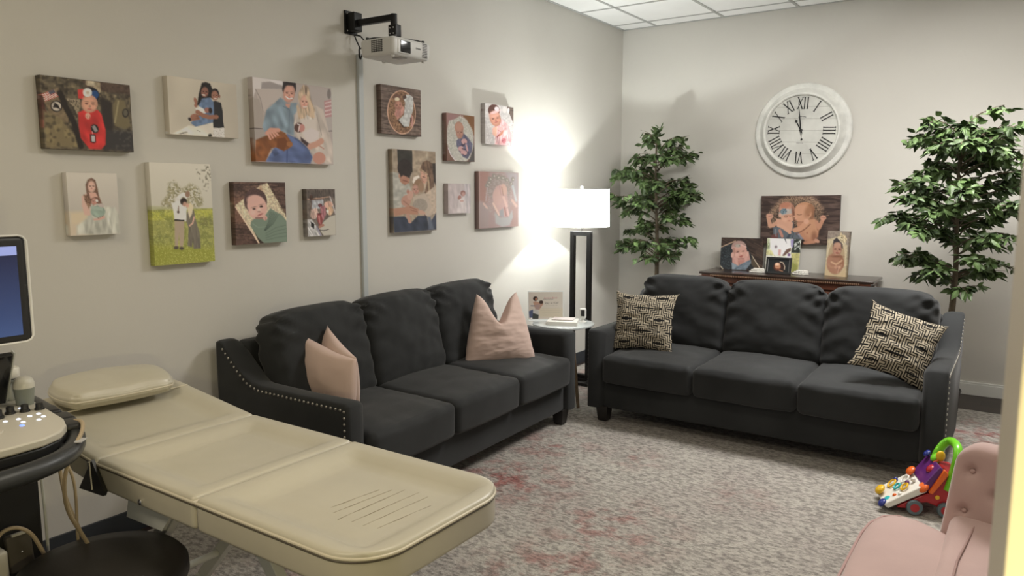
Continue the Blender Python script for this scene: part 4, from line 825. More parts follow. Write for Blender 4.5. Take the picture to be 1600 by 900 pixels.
# ------------------------------------------------------------------ treatment table
def make_bed():
    t=thing('treatment_table','cream vinyl three-section treatment table with white metal legs at left','treatment table',(0,0,0))
    Y0,Y1=-5.345,-4.775; cy=(Y0+Y1)/2; hy=(Y1-Y0)/2
    def section(x0,x1,tilt,round_end,dip,seed):
        hx=(x1-x0)/2; hz=.048
        Rr=.13
        def rc(x,y,sgn):
            ax=sgn*x-(hx-Rr); ay=abs(y)-(hy-Rr)
            if ax>0 and ay>0:
                a=min(1,ax/Rr); b=min(1,ay/Rr)
                return sgn*(hx-Rr+Rr*a*math.sqrt(max(0,1-b*b/2))), math.copysign(hy-Rr+Rr*b*math.sqrt(max(0,1-a*a/2)),y)
            return x,y
        def fn(x,y,z,u,v,w):
            if w>.3:
                e=min(hx-abs(x),hy-abs(y)) if not round_end else min(hx-abs(x),hy-abs(y))
                q=min(1,max(0,(e-.040)/.065)); q=q*q*(3-2*q)
                z-=dip*q*w; z+=.0018*fbm((x*2,y*5,0),4,seed)*q
            if round_end: x,y=rc(x,y,round_end)
            return (x,y,z)
        if tilt: Mx=T((x1,cy,.652))@RY(tilt)@T((-hx,0,0))
        else: Mx=T(((x0+x1)/2,cy,.652))
        o=MB().soft(hx,hy,hz,.016,(30,26,2),fn=fn,M=Mx).build('cushion_section',M_vinyl,t,auto=180)
        pts=[];
        N=60
        per=[]
        for i in range(16): per.append((-hx+2*hx*i/16,-hy))
        for i in range(12): per.append((hx,-hy+2*hy*i/12))
        for i in range(16): per.append((hx-2*hx*i/16,hy))
        for i in range(12): per.append((-hx,hy-2*hy*i/12))
        # finer perimeter so rounded corners stay round
        pts=[]
        for (a,b) in zip(per,per[1:]+per[:1]):
            for k in range(4):
                x=a[0]+(b[0]-a[0])*k/4; y=a[1]+(b[1]-a[1])*k/4
                if round_end: x,y=rc(x,y,round_end)
                pts.append(Mx@Vector((x*.999,y*.999,hz-.014)))
        MB().tube(pts,.0042,8,closed=True).build('piping',M_pipe,o)
        pts2=[p-Vector((0,0,.0065)) for p in pts]
        MB().tube(pts2,.0030,6,closed=True).build('seam',M_pipedk,o)
        return o,Mx,hx,hz
    section(1.436,2.065,0,1,.033,1)
    section(.922,1.430,0,0,.024,2)
    o,Mx,hx,hz=section(.33,.916,7.0,-1,.022,3)
    # crease where the head flap folds, and stitched lines on the foot section
    MB().tube([Mx@Vector((-hx*.38,y,hz+.001)) for y in(-hy*.96,-hy*.5,0,hy*.5,hy*.96)],.003,6).build('fold_seam',M_pipe,o)
    # thin scored lines
    sc=MB()
    for k,(xa,ya,xb,yb) in enumerate([(1.72,-5.13,1.74,-4.97),(1.75,-5.15,1.77,-4.95),(1.79,-5.17,1.80,-4.93),(1.83,-5.16,1.845,-4.92),(1.87,-5.16,1.885,-4.93),(1.91,-5.15,1.93,-4.97)]):
        sc.tube([(xa,ya,.6672),((xa+xb)/2,(ya+yb)/2,.6676),(xb,yb,.6672)],.0008,5)
    sc.build('score_mark',M_score,t)
    # frame
    f=MB()
    for y in(Y0+.09,Y1-.09): f.box(.95,1.95,y-.015,y+.015,.572,.604)
    for x in(.97,1.40,1.93): f.box(x-.015,x+.015,Y0+.09,Y1-.09,.575,.602)
    f.build('frame',M_wmetal,t,smooth=False,bevel=.003)
    def bar(a,b,wd,th):
        a=Vector(a);b=Vector(b);d=(b-a);L=d.length; q=d.to_track_quat('Z','Y').to_matrix().to_4x4()
        return MB().box(-wd/2,wd/2,-th/2,th/2,0,L,M=T(a)@q)
    for y in(Y0+.125,Y1-.075):
        for xa,xb in((1.50,1.98),(1.18,.66)):
            zf=.0 if y<cy else .0185; l=bar((xa,y,.60),(xb,y,.012+zf),.03,.045); l.box(xb-.02,xb+.02,y-.025,y+.025,zf,.02+zf); l.build('leg',M_wmetal,t,smooth=False,bevel=.003)
    for xm in(1.86,.78):
        z=.60-(abs(xm-(1.50 if xm>1.3 else 1.18)))*1.2
        MB().tube([(xm,Y0+.125,.16),(xm,Y1-.075,.16)],.013,10).build('crossbar',M_wmetal,t)
    MB().prism([(1.04,.605),(1.27,.605),(1.21,.535),(1.02,.530)],0,.012,M=T((0,Y0+.045,0))@RX(90)).build('hinge_plate',M_wmetal,t,smooth=False)
    MB().prism([(.835,.592),(.925,.70),(.99,.615),(.98,.60)],0,.010,M=T((0,Y0-.002,0))@RX(90)).build('hinge_bracket',M_black,t,smooth=False)
    MB().tube([(.92,Y0-.016,.695),(.925,Y0-.016,.61)],.005,8).build('hinge_pin',M_chrome,t)
    MB().lathe([(.009,0),(.009,.004),(.004,.007)],12,M=T((1.17,Y0-.001,.625))@RX(90)).build('screw',M_chrome,t)
    return t
make_bed()
# headrest pillow lying on the head section
def hp():
    def fn(x,y,z,u,v,w):
        k=.80 if u<0 else .62
        x2=x*math.sqrt(1-k*v*v/2)+.012*(v*v if u>0 else 0); y2=y*math.sqrt(1-k*u*u/2)
        b=(1-u*u)*(1-v*v)
        z2=z*(.45+.55*max(0,b)**.4)
        return (x2,y2,z2+.004*fbm((x,y,z),7,2)*(w>0))
    o=MB().soft(.125,.205,.043,.028,(16,20,3),fn=fn,M=T((.455,-5.045,.795))@RY(7)@RZ(-4)).build('headrest_pillow',M_vinyl,auto=180)
    pts=[]
    for k in range(64):
        a=2*math.pi*k/64; u=math.cos(a);v=math.sin(a); m_=max(abs(u),abs(v)); u/=m_; v/=m_; kk=.80 if u<0 else .62
        pts.append(T((.455,-5.045,.795))@RY(7)@RZ(-4)@Vector((.1235*u*math.sqrt(1-kk*v*v/2)+.012*(v*v if u>0 else 0),.2035*v*math.sqrt(1-kk*u*u/2),.0)))
    MB().tube(pts,.0035,8,closed=True).build('piping',M_pipe,o)
    tag(o,'cream vinyl headrest cushion lying on head end of treatment table','headrest cushion')
hp()
# ------------------------------------------------------------------ stool
t=thing('stool','black round padded stool partly under the treatment table','stool',(1.19,-5.475,0))
MB().lathe([(0,.415),(.18,.415),(.208,.425),(.219,.450),(.217,.480),(.20,.500),(.13,.511),(0,.514)],48).build('seat',mat('black_vinyl',(.016,.014,.012),.5,bump=.1,bs=90),t,auto=180)
MB().lathe([(.028,.30),(.028,.424)],16).tube([(0,0,.07),(0,0,.30)],.018,12).build('column',M_blackm,t)
for k in range(5):
    a=2*math.pi*k/5+.3; l=MB().tube([(0,0,.09),(.22*math.cos(a),.22*math.sin(a),.065)],[.018,.012],8)
    leg=l.build('leg',M_blackm,t)
    MB().lathe([(0,-.011),(.025,-.011),(.028,0),(.025,.011),(0,.011)],14,M=T((.22*math.cos(a),.22*math.sin(a),.032))@RZ(math.degrees(a))@RX(90)).build('caster',M_black,leg)
# ------------------------------------------------------------------ ultrasound machine
def make_us():
    t=thing('ultrasound_machine','ultrasound cart with monitor and beige control console at left edge','ultrasound machine',(0,0,0))
    # body
    body=MB().soft(.20,.23,.30,.03,(3,3,3),M=T((.70,-5.74,.45))); body.build('cart_body',M_black,t)
    bs=MB().soft(.22,.24,.05,.03,(3,3,1),M=T((.66,-5.78,.10))); bs.build('base',M_black,t)
    for x,y in((.52,-5.59),(.80,-5.59),(.52,-5.95),(.80,-5.95)):
        MB().lathe([(0,-.018),(.045,-.018),(.05,0),(.045,.018),(0,.018)],18,M=T((x,y,.05))@RX(90)).build('caster',M_black,t)
    MB().tube([(.905,-5.49,.745),(.905,-5.486,.58),(.905,-5.486,.36)],.0045,8).build('edge_trim',M_wmetal,t)
    MB().prism([(.50,-5.97),(.905,-5.97),(.905,-5.495),(.50,-5.495)],.35,.748).build('side_panel',M_black,t,smooth=False,bevel=.01)
    MB().soft(.06,.06,.10,.02,(2,2,2),M=T((.80,-5.75,.80))).build('column',M_black,t)
    # console
    out=[(.60,-5.97),(.60,-5.50),(.66,-5.452),(.736,-5.452),(.786,-5.445),(.848,-5.452),(.961,-5.468),(1.051,-5.480),(1.117,-5.503),(1.162,-5.538),(1.19,-5.591),(1.197,-5.66),(1.20,-5.76),(1.19,-5.86),(1.13,-5.95),(1.02,-5.99),(.75,-5.99)]
    c=MB().prism(out,.862,.884).build('console_top',M_beige,t,bevel=.005,auto=30)
    cx,cy=.87,-5.73
    MB().prism([(cx+(x-cx)*.985,cy+(y-cy)*.985) for x,y in out],.832,.861).build('console_base',M_black,t,bevel=.006,auto=30)
    ring=[(.60,-5.37),(.735,-5.385),(.865,-5.405),(.985,-5.425),(1.09,-5.458),(1.175,-5.505),(1.235,-5.565),(1.262,-5.63),(1.275,-5.70),(1.28,-5.80),(1.26,-5.91),(1.20,-6.0),(1.1,-6.05)]
    ring=[(x,y-.01,.832) for x,y in ring]
    # smooth
    def chaikin(P,n=2):
        for _ in range(n):
            Q=[P[0]]
            for a,b in zip(P,P[1:]):
                Q.append(tuple(a[i]*.75+b[i]*.25 for i in range(3)));Q.append(tuple(a[i]*.25+b[i]*.75 for i in range(3)))
            Q.append(P[-1]);P=Q
        return P
    rp=chaikin(ring); h=MB()
    h.tube(rp,.025,12); hd=h.build('handle',mat('handle_grey',(.03,.032,.033),.38),t)
    MB().tube([(1.10,-5.56,.838),(1.16,-5.535,.832),(1.19,-5.53,.832)],.016,10).build('handle_bracket',M_black,t)
    MB().tube([(1.15,-5.90,.838),(1.23,-5.93,.832)],.016,10).build('handle_bracket',M_black,t)
    MB().box(-.018,.018,-.013,.013,0,.002,M=T((1.185,-5.505,.853))@RZ(-50)).build('handle_sticker',mat('sticker_grey',(.45,.45,.45),.4),hd,smooth=False)
    # probe holders
    for (x,y) in((.86,-5.435),(.965,-5.445),(1.045,-5.46)):
        MB().soft(.040,.026,.012,.011,(2,2,1),M=T((x,y,.858))@RZ(-10)).build('probe_holder',M_black,t)
    # keys, knobs, trackball
    for (x,y,r,hh) in((.905,-5.585,.0155,.022),(.885,-5.545,.0125,.020),(.895,-5.512,.0120,.020),(.905,-5.478,.0120,.019)):
        MB().lathe([(r*1.1,0),(r*1.05,hh*.3),(r*.85,hh*.35),(r*.8,hh),(r*.6,hh*1.06),(0,hh*1.06)],18,M=T((x,y,.884))).build('knob',M_black,t)
    M_led=mat('lit_key',(.6,.62,.66),.4,emit=(.75,.82,1),es=.9); M_ledb=mat('blue_lit_key',(.2,.3,.8),.4,emit=(.15,.25,1),es=1.5)
    for i,(x,y) in enumerate([(.85,-5.56),(.845,-5.53),(.85,-5.505),(.955,-5.585),(.96,-5.555),(.955,-5.525),(.95,-5.50),(1.0,-5.56),(1.01,-5.525),(.99,-5.505),(1.03,-5.575)]):
        MB().ball((x,y,.884),.0085,.006,.003,10,6).build('key',M_ledb if i==10 else M_led,t)
    MB().lathe([(.052,0),(.050,.003),(.036,.004),(.034,.001),(.0,.001)],32,M=T((1.02,-5.67,.884))).build('trackball_ring',M_beige,t)
    MB().ball((1.02,-5.67,.886),.017,n=16,m=10).build('trackball',mat('trackball',(.7,.66,.5),.25,emit=(1,.9,.6),es=.3),t)
    # touch screen
    Mt=T((.745,-5.715,.885))@RY(-62)
    ts=MB().box(-.0,.18,-.235,.21,-.008,.008,M=Mt).build('touch_screen',M_glassblk,t,smooth=False,bevel=.004)
    MB().box(-.004,.184,.210,.214,-.009,.010,M=Mt).build('screen_edge',M_wmetal,ts,smooth=False)
    MB().box(.04,.060,.150,.185,.0082,.0088,M=Mt).build('screen_icon',mat('icon_glow',(.2,.2,.4),.4,emit=(.55,.6,1),es=.8),ts,smooth=False)
    # monitor
    mo=MB().soft(.018,.27,.146,.016,(1,6,5),M=T((.93,-5.764,1.238)))
    mon=mo.build('monitor',M_black,t)
    MB().tube([(.948,-5.764+s*a,1.238+b) for s,a,b in ((1,.25,.1455),(1,.262,.141),(1,.2695,.13),(1,.270,0),(1,.2695,-.13),(1,.262,-.141),(1,.25,-.1455),(-1,.25,-.1455),(-1,.27,-.13),(-1,.27,.13),(-1,.25,.1455))],.0028,6,closed=True).build('monitor_edge',mat('silver_edge',(.8,.8,.78),.3),mon)
    def scr():
        m=bpy.data.materials.new('screen_glow'); m.use_nodes=True; nt=m.node_tree; b=nt.nodes['Principled BSDF']
        tc=nt.nodes.new('ShaderNodeTexCoord'); sp=nt.nodes.new('ShaderNodeSeparateXYZ'); nt.links.new(tc.outputs['Generated'],sp.inputs[0])
        r=nt.nodes.new('ShaderNodeValToRGB'); e=r.color_ramp.elements; e[0].position=0;e[0].color=(.042,.072,.17,1);e[1].position=.9;e[1].color=(.012,.015,.045,1)
        for ps,c in((.25,(.03,.05,.125)),(.905,(.30,.34,.62))):
            q=r.color_ramp.elements.new(ps);q.color=(*c,1)
        r.color_ramp.elements[-1].color=(.30,.34,.62,1) 
        nt.links.new(sp.outputs['Z'],r.inputs['Fac']); b.inputs['Base Color'].default_value=(.01,.01,.015,1); b.inputs['Roughness'].default_value=.25
        nt.links.new(r.outputs['Color'],b.inputs['Emission Color']); b.inputs['Emission Strength'].default_value=1.0
        r.color_ramp.interpolation='LINEAR'
        return m
    MB().box(.9485,.9500,-6.0,-5.521,1.113,1.355).build('screen',scr(),mon,smooth=False)
    MB().tube([(.90,-5.76,.85),(.88,-5.76,1.0),(.915,-5.764,1.18)],.028,12).build('monitor_arm',M_black,t)
    # connector ports on the cart front
    pr=MB().soft(.012,.032,.055,.006,(1,2,3),M=T((.917,-5.565,.495))@RX(3)).build('probe_port',mat('port_grey',(.085,.075,.06),.5),t)
    MB().ball((.930,-5.563,.497),.004).build('port_screw',M_chrome,pr)
    MB().box(.929,.936,-5.587,-5.548,.549,.556).build('port_latch',mat('latch',(.5,.48,.42),.4),pr,smooth=False)
    pl=MB().soft(.030,.032,.055,.012,(2,2,3),M=T((.935,-5.640,.475))).build('probe_plug',M_beige,t)
    cab=[(.935,-5.632,.53),(.94,-5.625,.565),(.945,-5.605,.582),(.95,-5.575,.580),(.955,-5.545,.552),(.955,-5.525,.50),(.955,-5.505,.44),(.95,-5.48,.34),(.93,-5.47,.18),(.93,-5.46,.06)]
    MB().tube(chaikin(cab),.0055,8).build('cable',M_cable,t)
    cab=[(1.02,-5.45,.862),(1.07,-5.44,.872),(1.145,-5.475,.865),(1.20,-5.525,.845),(1.215,-5.555,.80),(1.18,-5.55,.74),(1.12,-5.52,.65),(1.07,-5.47,.56),(1.03,-5.40,.42),(1.0,-5.38,.2),(.98,-5.38,.05)]
    MB().tube(chaikin(cab),.0055,8).build('cable',M_cable,t)
    cab=[(.98,-5.50,.84),(.94,-5.46,.76),(.91,-5.44,.70),(.925,-5.44,.62),(.965,-5.43,.54),(1.02,-5.41,.42),(1.05,-5.40,.25),(1.04,-5.39,.05)]
    MB().tube(chaikin(cab),.0055,8).build('cable',M_cable,t)
    cab=[(.93,-5.52,.84),(.96,-5.47,.78),(1.0,-5.45,.72),(1.0,-5.44,.65),(.985,-5.44,.5),(.96,-5.42,.3),(.95,-5.40,.05)]
    MB().tube(chaikin(cab),.0045,8).build('cable',M_cable,t)
    return t
make_us()
# bottles in the holder
t=thing('gel_bottle','white-capped gel bottle standing behind the ultrasound console','bottle',(.725,-5.478,.885))
MB().lathe([(.0,0),(.020,0),(.021,.004),(.0165,.03),(.0165,.052),(.023,.058),(.0235,.062)],24).build('body',mat('grey_bottle',(.33,.34,.31),.35),t)
MB().lathe([(.0235,.062),(.0235,.066)],24).build('neck_ring',M_black,t)
MB().lathe([(.0235,.066),(.0262,.070),(.0262,.092),(.023,.097),(.017,.095),(0,.095)],24).build('cap',mat('white_cap',(.75,.73,.66),.35),t)
t=thing('ultrasound_probe','grey-green ultrasound probe with pale domed head behind the console','ultrasound probe',(.815,-5.478,.873))
MB().lathe([(0,0),(.018,0),(.022,.01),(.024,.03),(.027,.055),(.028,.062)],24).build('body',mat('sage_plastic',(.25,.27,.235),.38),t)
MB().lathe([(.028,.062),(.0275,.075),(.022,.088),(.012,.094),(0,.095)],24).build('head',mat('pale_dome',(.62,.60,.52),.3),t)
# ------------------------------------------------------------------ floor lamp
t=thing('floor_lamp','black open-frame floor lamp with glowing white drum shade in corner','floor lamp',(LAMP[0],LAMP[1],.0185))
b=MB().box(-.14,-.09,-.14,.14,0,.022).box(.09,.14,-.14,.14,0,.022).box(-.09,.09,-.14,-.09,0,.022).box(-.09,.09,.09,.14,0,.022).box(-.09,.09,-.02,.02,0,.022)
b.build('base',M_blackm,t,smooth=False,bevel=.002)
b=MB().box(-.09,-.055,-.018,.018,.02,1.178).box(.055,.09,-.018,.018,.02,1.178).box(-.055,.055,-.018,.018,1.145,1.178).box(-.055,.055,-.018,.018,.022,.055)
b.build('frame',M_blackm,t,smooth=False,bevel=.002)
MB().tube([(0,0,1.178),(0,0,1.27)],.007,10).lathe([(.016,1.26),(.018,1.30),(.0295,1.335),(.0295,1.3515),(0,1.352)],20).build('stem',M_chrome,t)  # flared top added inside the shade to block the bulb's downward light
MB().tube([(0.03,0,1.27),(.045,0,1.33),(.045,0,1.42),(0,0,1.505),(-.045,0,1.42),(-.045,0,1.33),(-.03,0,1.27)],.002,6).build('harp',M_chrome,t)
MB().lathe([(.006,1.505),(.010,1.512),(.010,1.53),(0,1.535)],14).build('finial',M_chrome,t)
def shade_mat():
    m=bpy.data.materials.new('lit_lampshade'); m.use_nodes=True; nt=m.node_tree; nt.nodes.clear()
    o=nt.nodes.new('ShaderNodeOutputMaterial'); d=nt.nodes.new('ShaderNodeBsdfDiffuse'); d.inputs[0].default_value=(.9,.9,.88,1)
    tr=nt.nodes.new('ShaderNodeBsdfTranslucent'); tr.inputs[0].default_value=(.8,.8,.78,1)
    e=nt.nodes.new('ShaderNodeEmission'); e.inputs[0].default_value=(1,1,.98,1); e.inputs[1].default_value=SHADE_E
    m1=nt.nodes.new('ShaderNodeMixShader'); m1.inputs[0].default_value=.35; nt.links.new(d.outputs[0],m1.inputs[1]); nt.links.new(tr.outputs[0],m1.inputs[2])
    a=nt.nodes.new('ShaderNodeAddShader'); nt.links.new(m1.outputs[0],a.inputs[0]); nt.links.new(e.outputs[0],a.inputs[1]); nt.links.new(a.outputs[0],o.inputs[0]); return m
SHADE_E=2.6
s=MB(); n=48
V=[];F=[]
for r,z in((.216,1.217),(.211,1.502),(.209,1.502),(.214,1.217)):
    for k in range(n): a=2*math.pi*k/n; V.append((r*math.cos(a),r*math.sin(a),z))
for i in range(4):
    for k in range(n): F.append((i*n+k,i*n+(k+1)%n,((i+1)%4)*n+(k+1)%n,((i+1)%4)*n+k))
s.add(V,F); s.build('lamp_shade',shade_mat(),t)
# ------------------------------------------------------------------ side table and what stands on it
t=thing('side_table','small round glass-topped side table with wooden legs between the sofas','side table',(.555,-1.965,.0188))
MB().lathe([(0,.556),(.20,.556),(.215,.560),(.217,.566),(.215,.572),(.20,.576),(0,.576)],56).build('tabletop',mat('white_glass',(.62,.66,.66),.08,spec=.8,coat=.5),t)
MB().lathe([(0,.535),(.12,.535),(.12,.556)],32).build('apron',M_white,t)
M_oak=mat('light_oak',(.20,.145,.09),.5,var=.2,vs=20)
for k in range(3):
    a=R(-20+120*k); MB().tube([(.09*math.cos(a),.09*math.sin(a),.55),(.17*math.cos(a),.17*math.sin(a),0)],[.017,.011],10).build('leg',M_oak,t)
# sign
t=thing('table_sign','clear acrylic sign holder with printed photo notice on side table','sign',(.405,-1.955,.592),R(38))
sw,sh=.245,.19
me=canvas_mesh('notice','sign',sw,sh,.002,.0022,(1.15,1.13,1.15),mtl=M_canvas); o=bpy.data.objects.new('notice',me); COL.objects.link(o); o.parent=t; o.location=(0,0,.012); o.rotation_euler=(R(-8),0,0)
fr=MB().box(-sw/2-.004,-sw/2,-.002,.006,0,sh+.018,M=RX(-8)).box(sw/2,sw/2+.004,-.002,.006,0,sh+.018,M=RX(-8)).box(-sw/2-.004,sw/2+.004,-.002,.006,sh+.013,sh+.018,M=RX(-8)).box(-sw/2-.004,sw/2+.004,-.03,.05,0,.004).box(-sw/2,sw/2,-.002,.004,.002,.012)
fr.build('holder',mat('acrylic_edge',(.75,.78,.78),.15,spec=.8),t,smooth=False)
Ms=RX(-8)@T((0,-.0012,.012))@RX(90)
M_txt=mat('print_grey',(.06,.06,.06),.6); M_txr=mat('print_rose',(.45,.12,.15),.6); M_txl=mat('print_light',(.35,.33,.30),.6)
text('headline','Stay as Kid?',.021,M_txt,t,Ms@T((.042,.112,0)))
text('subline','To a beautiful life',.012,M_txl,t,Ms@T((.042,.094,0)))
text('logo','Love to Bond',.017,M_txr,t,Ms@T((.035,.148,0)))
l=MB().box(-.02,.055,.1385,.1405,0,.0006,M=Ms).build('rule',M_txt,t,smooth=False)
l=MB()
for k,(a,b2) in enumerate(((-.03,.10),(-.04,.105),(-.03,.10),(-.02,.095))): l.box(a,b2,.075-k*.017,.0765-k*.017,0,.0005,M=Ms)
l.build('text_line',M_txl,t,smooth=False)
# white box and booklet
bx=MB().soft(.105,.080,.0145,.003,(1,1,1)).build('white_box',mat('white_card',(.72,.71,.66),.4),smooth=True,loc=(.585,-2.02,.6075),rot=(0,0,R(24))); tag(bx,'flat white box lying on the side table in front of the sign','box')
bk=MB().box(-.075,.075,-.055,.055,0,.006).build('booklet',mat('pink_booklet',(.62,.55,.53),.5,var=.1,vs=30),smooth=False,bevel=.001,loc=(.575,-1.995,.6228),rot=(0,0,R(20))); tag(bk,'thin pale booklet lying on top of the flat white box','booklet')
# small camera
t=thing('small_camera','small white camera with black lens face on side table beside lamp','camera',(.655,-1.865,.592),R(15))
MB().lathe([(0,0),(.026,0),(.026,.004),(.012,.010),(.009,.03)],20).build('stand',M_white,t)
MB().soft(.022,.018,.036,.010,(2,2,2),M=T((0,0,.062))).build('body',M_white,t)
MB().soft(.013,.003,.022,.003,(1,1,1),M=T((.004,-.018,.066))).build('lens_face',M_black,t)
# ------------------------------------------------------------------ projector on its wall arm
def make_proj():
    t=thing('projector','white projector hanging from its wall bracket over left wall canvases','projector',(.30,-3.335,2.205))
    def fn(x,y,z,u,v,w):
        k=1-.10*(1 if w<0 else 0)*abs(w); 
        return (x*(1-.03*(w<0)*abs(w)),y*(1-.02*(w<0)*abs(w)),z+.010*(u+.3)*(w<0)*0)
    MB().soft(.122,.147,.047,.018,(4,5,2),fn=fn,M=T((0,0,.052))).build('case',M_proj,t,auto=60)
    MB().soft(.006,.045,.036,.005,(1,2,2),M=T((.119,-.070,.052))).build('lens_surround',M_proj,t)
    MB().soft(.006,.040,.031,.005,(1,2,2),M=T((.122,-.058,.052))).build('lens',M_glassblk,t)
    v=MB()
    for i in range(7):
        v.box(-.035,.045,-.1482,-.140,.028+i*.009,.032+i*.009)
    for i in range(5): v.box(-.035+i*.018,-.033+i*.018,-.1484,-.140,.026,.088)
    v.build('side_vent',M_vent,t,smooth=False)
    v=MB()
    for i in range(9): v.box(.116,.1232,.078,.116,.018+i*.0085,.0215+i*.0085)
    v.build('front_vent',M_vent,t,smooth=False)
    MB().box(.0,.06,-.03,.02,-.0,.0055,M=T((0.03,-.03,.001))).build('bottom_hatch',mat('hatch_grey',(.4,.4,.4),.5),t,smooth=False)
    for x,y in((.09,-.12),(.09,.12),(-.09,0)): MB().lathe([(.008,-.004),(.010,.002),(.010,.008)],12,M=T((x,y,0))).build('foot',M_proj,t)
    text('maker_name','EPSON',.013,M_txt,t,T((.1225,.045,.056))@RZ(90)@RX(90))
    # bracket arms on the case top
    s=MB()
    for a,b in(((0,0),(.09,.12)),((0,0),(.09,-.10)),((0,0),(-.09,.11)),((0,0),(-.09,-.12))):
        s.tube([(a[0],a[1],.122),(b[0]*.8,b[1]*.8,.112),(b[0],b[1],.104)],.004,8); s.lathe([(.009,.098),(.009,.112)],12,M=T((b[0],b[1],0)))
    s.build('mount_strap',M_black,t)
    return t
make_proj()
t=thing('projector_bracket','black metal wall bracket arm holding the white projector','bracket',(0,-3.38,2.43))
MB().box(0,.012,-.045,.045,-.062,.062).build('wall_plate',M_blackm,t,smooth=False,bevel=.002)
MB().soft(.028,.032,.05,.006,(1,1,1),M=T((.038,0,-.0))).build('pivot',M_blackm,t)
MB().box(.05,.30,-.015,.015,-.022,.010,M=RY(-1)@RZ(6)).build('arm',M_blackm,t,smooth=False,bevel=.002)
MB().lathe([(.018,-.055),(.018,.018)],16,M=T((.300,.035,-.0))).build('elbow',M_blackm,t)
MB().soft(.028,.022,.032,.004,(1,1,1),M=T((.300,.04,-.070))).build('head',M_blackm,t)
for (y,z) in((-.03,.045),(-.03,-.045),(.03,.045)): MB().ball((.013,y,z),.005).build('bolt',M_chrome,t)
for (y,z) in((-.012,-.055),(.012,-.055),(-.012,-.085),(.012,-.085)): MB().ball((.300+.0,.017+.0,z),.0045,M=T((y,0,0))).build('bolt',M_chrome,t)
cb=MB().tube([(.02,-3.37,2.37),(.03,-3.365,2.34),(.05,-3.36,2.30),(.035,-3.345,2.27),(.02,-3.33,2.255),(.012,-3.325,2.24)],.004,8)
cb.tube([(.03,-3.38,2.365),(.07,-3.37,2.355),(.10,-3.36,2.32),(.09,-3.35,2.28),(.05,-3.34,2.265),(.016,-3.322,2.24)],.004,8).tube([(.175,-3.30,2.27),(.12,-3.33,2.29),(.07,-3.34,2.31),(.03,-3.345,2.29),(.014,-3.33,2.235)],.004,8)
tag(cb.build('projector_cable',M_black),'black cables looping between projector and top of the cable cover','cable')
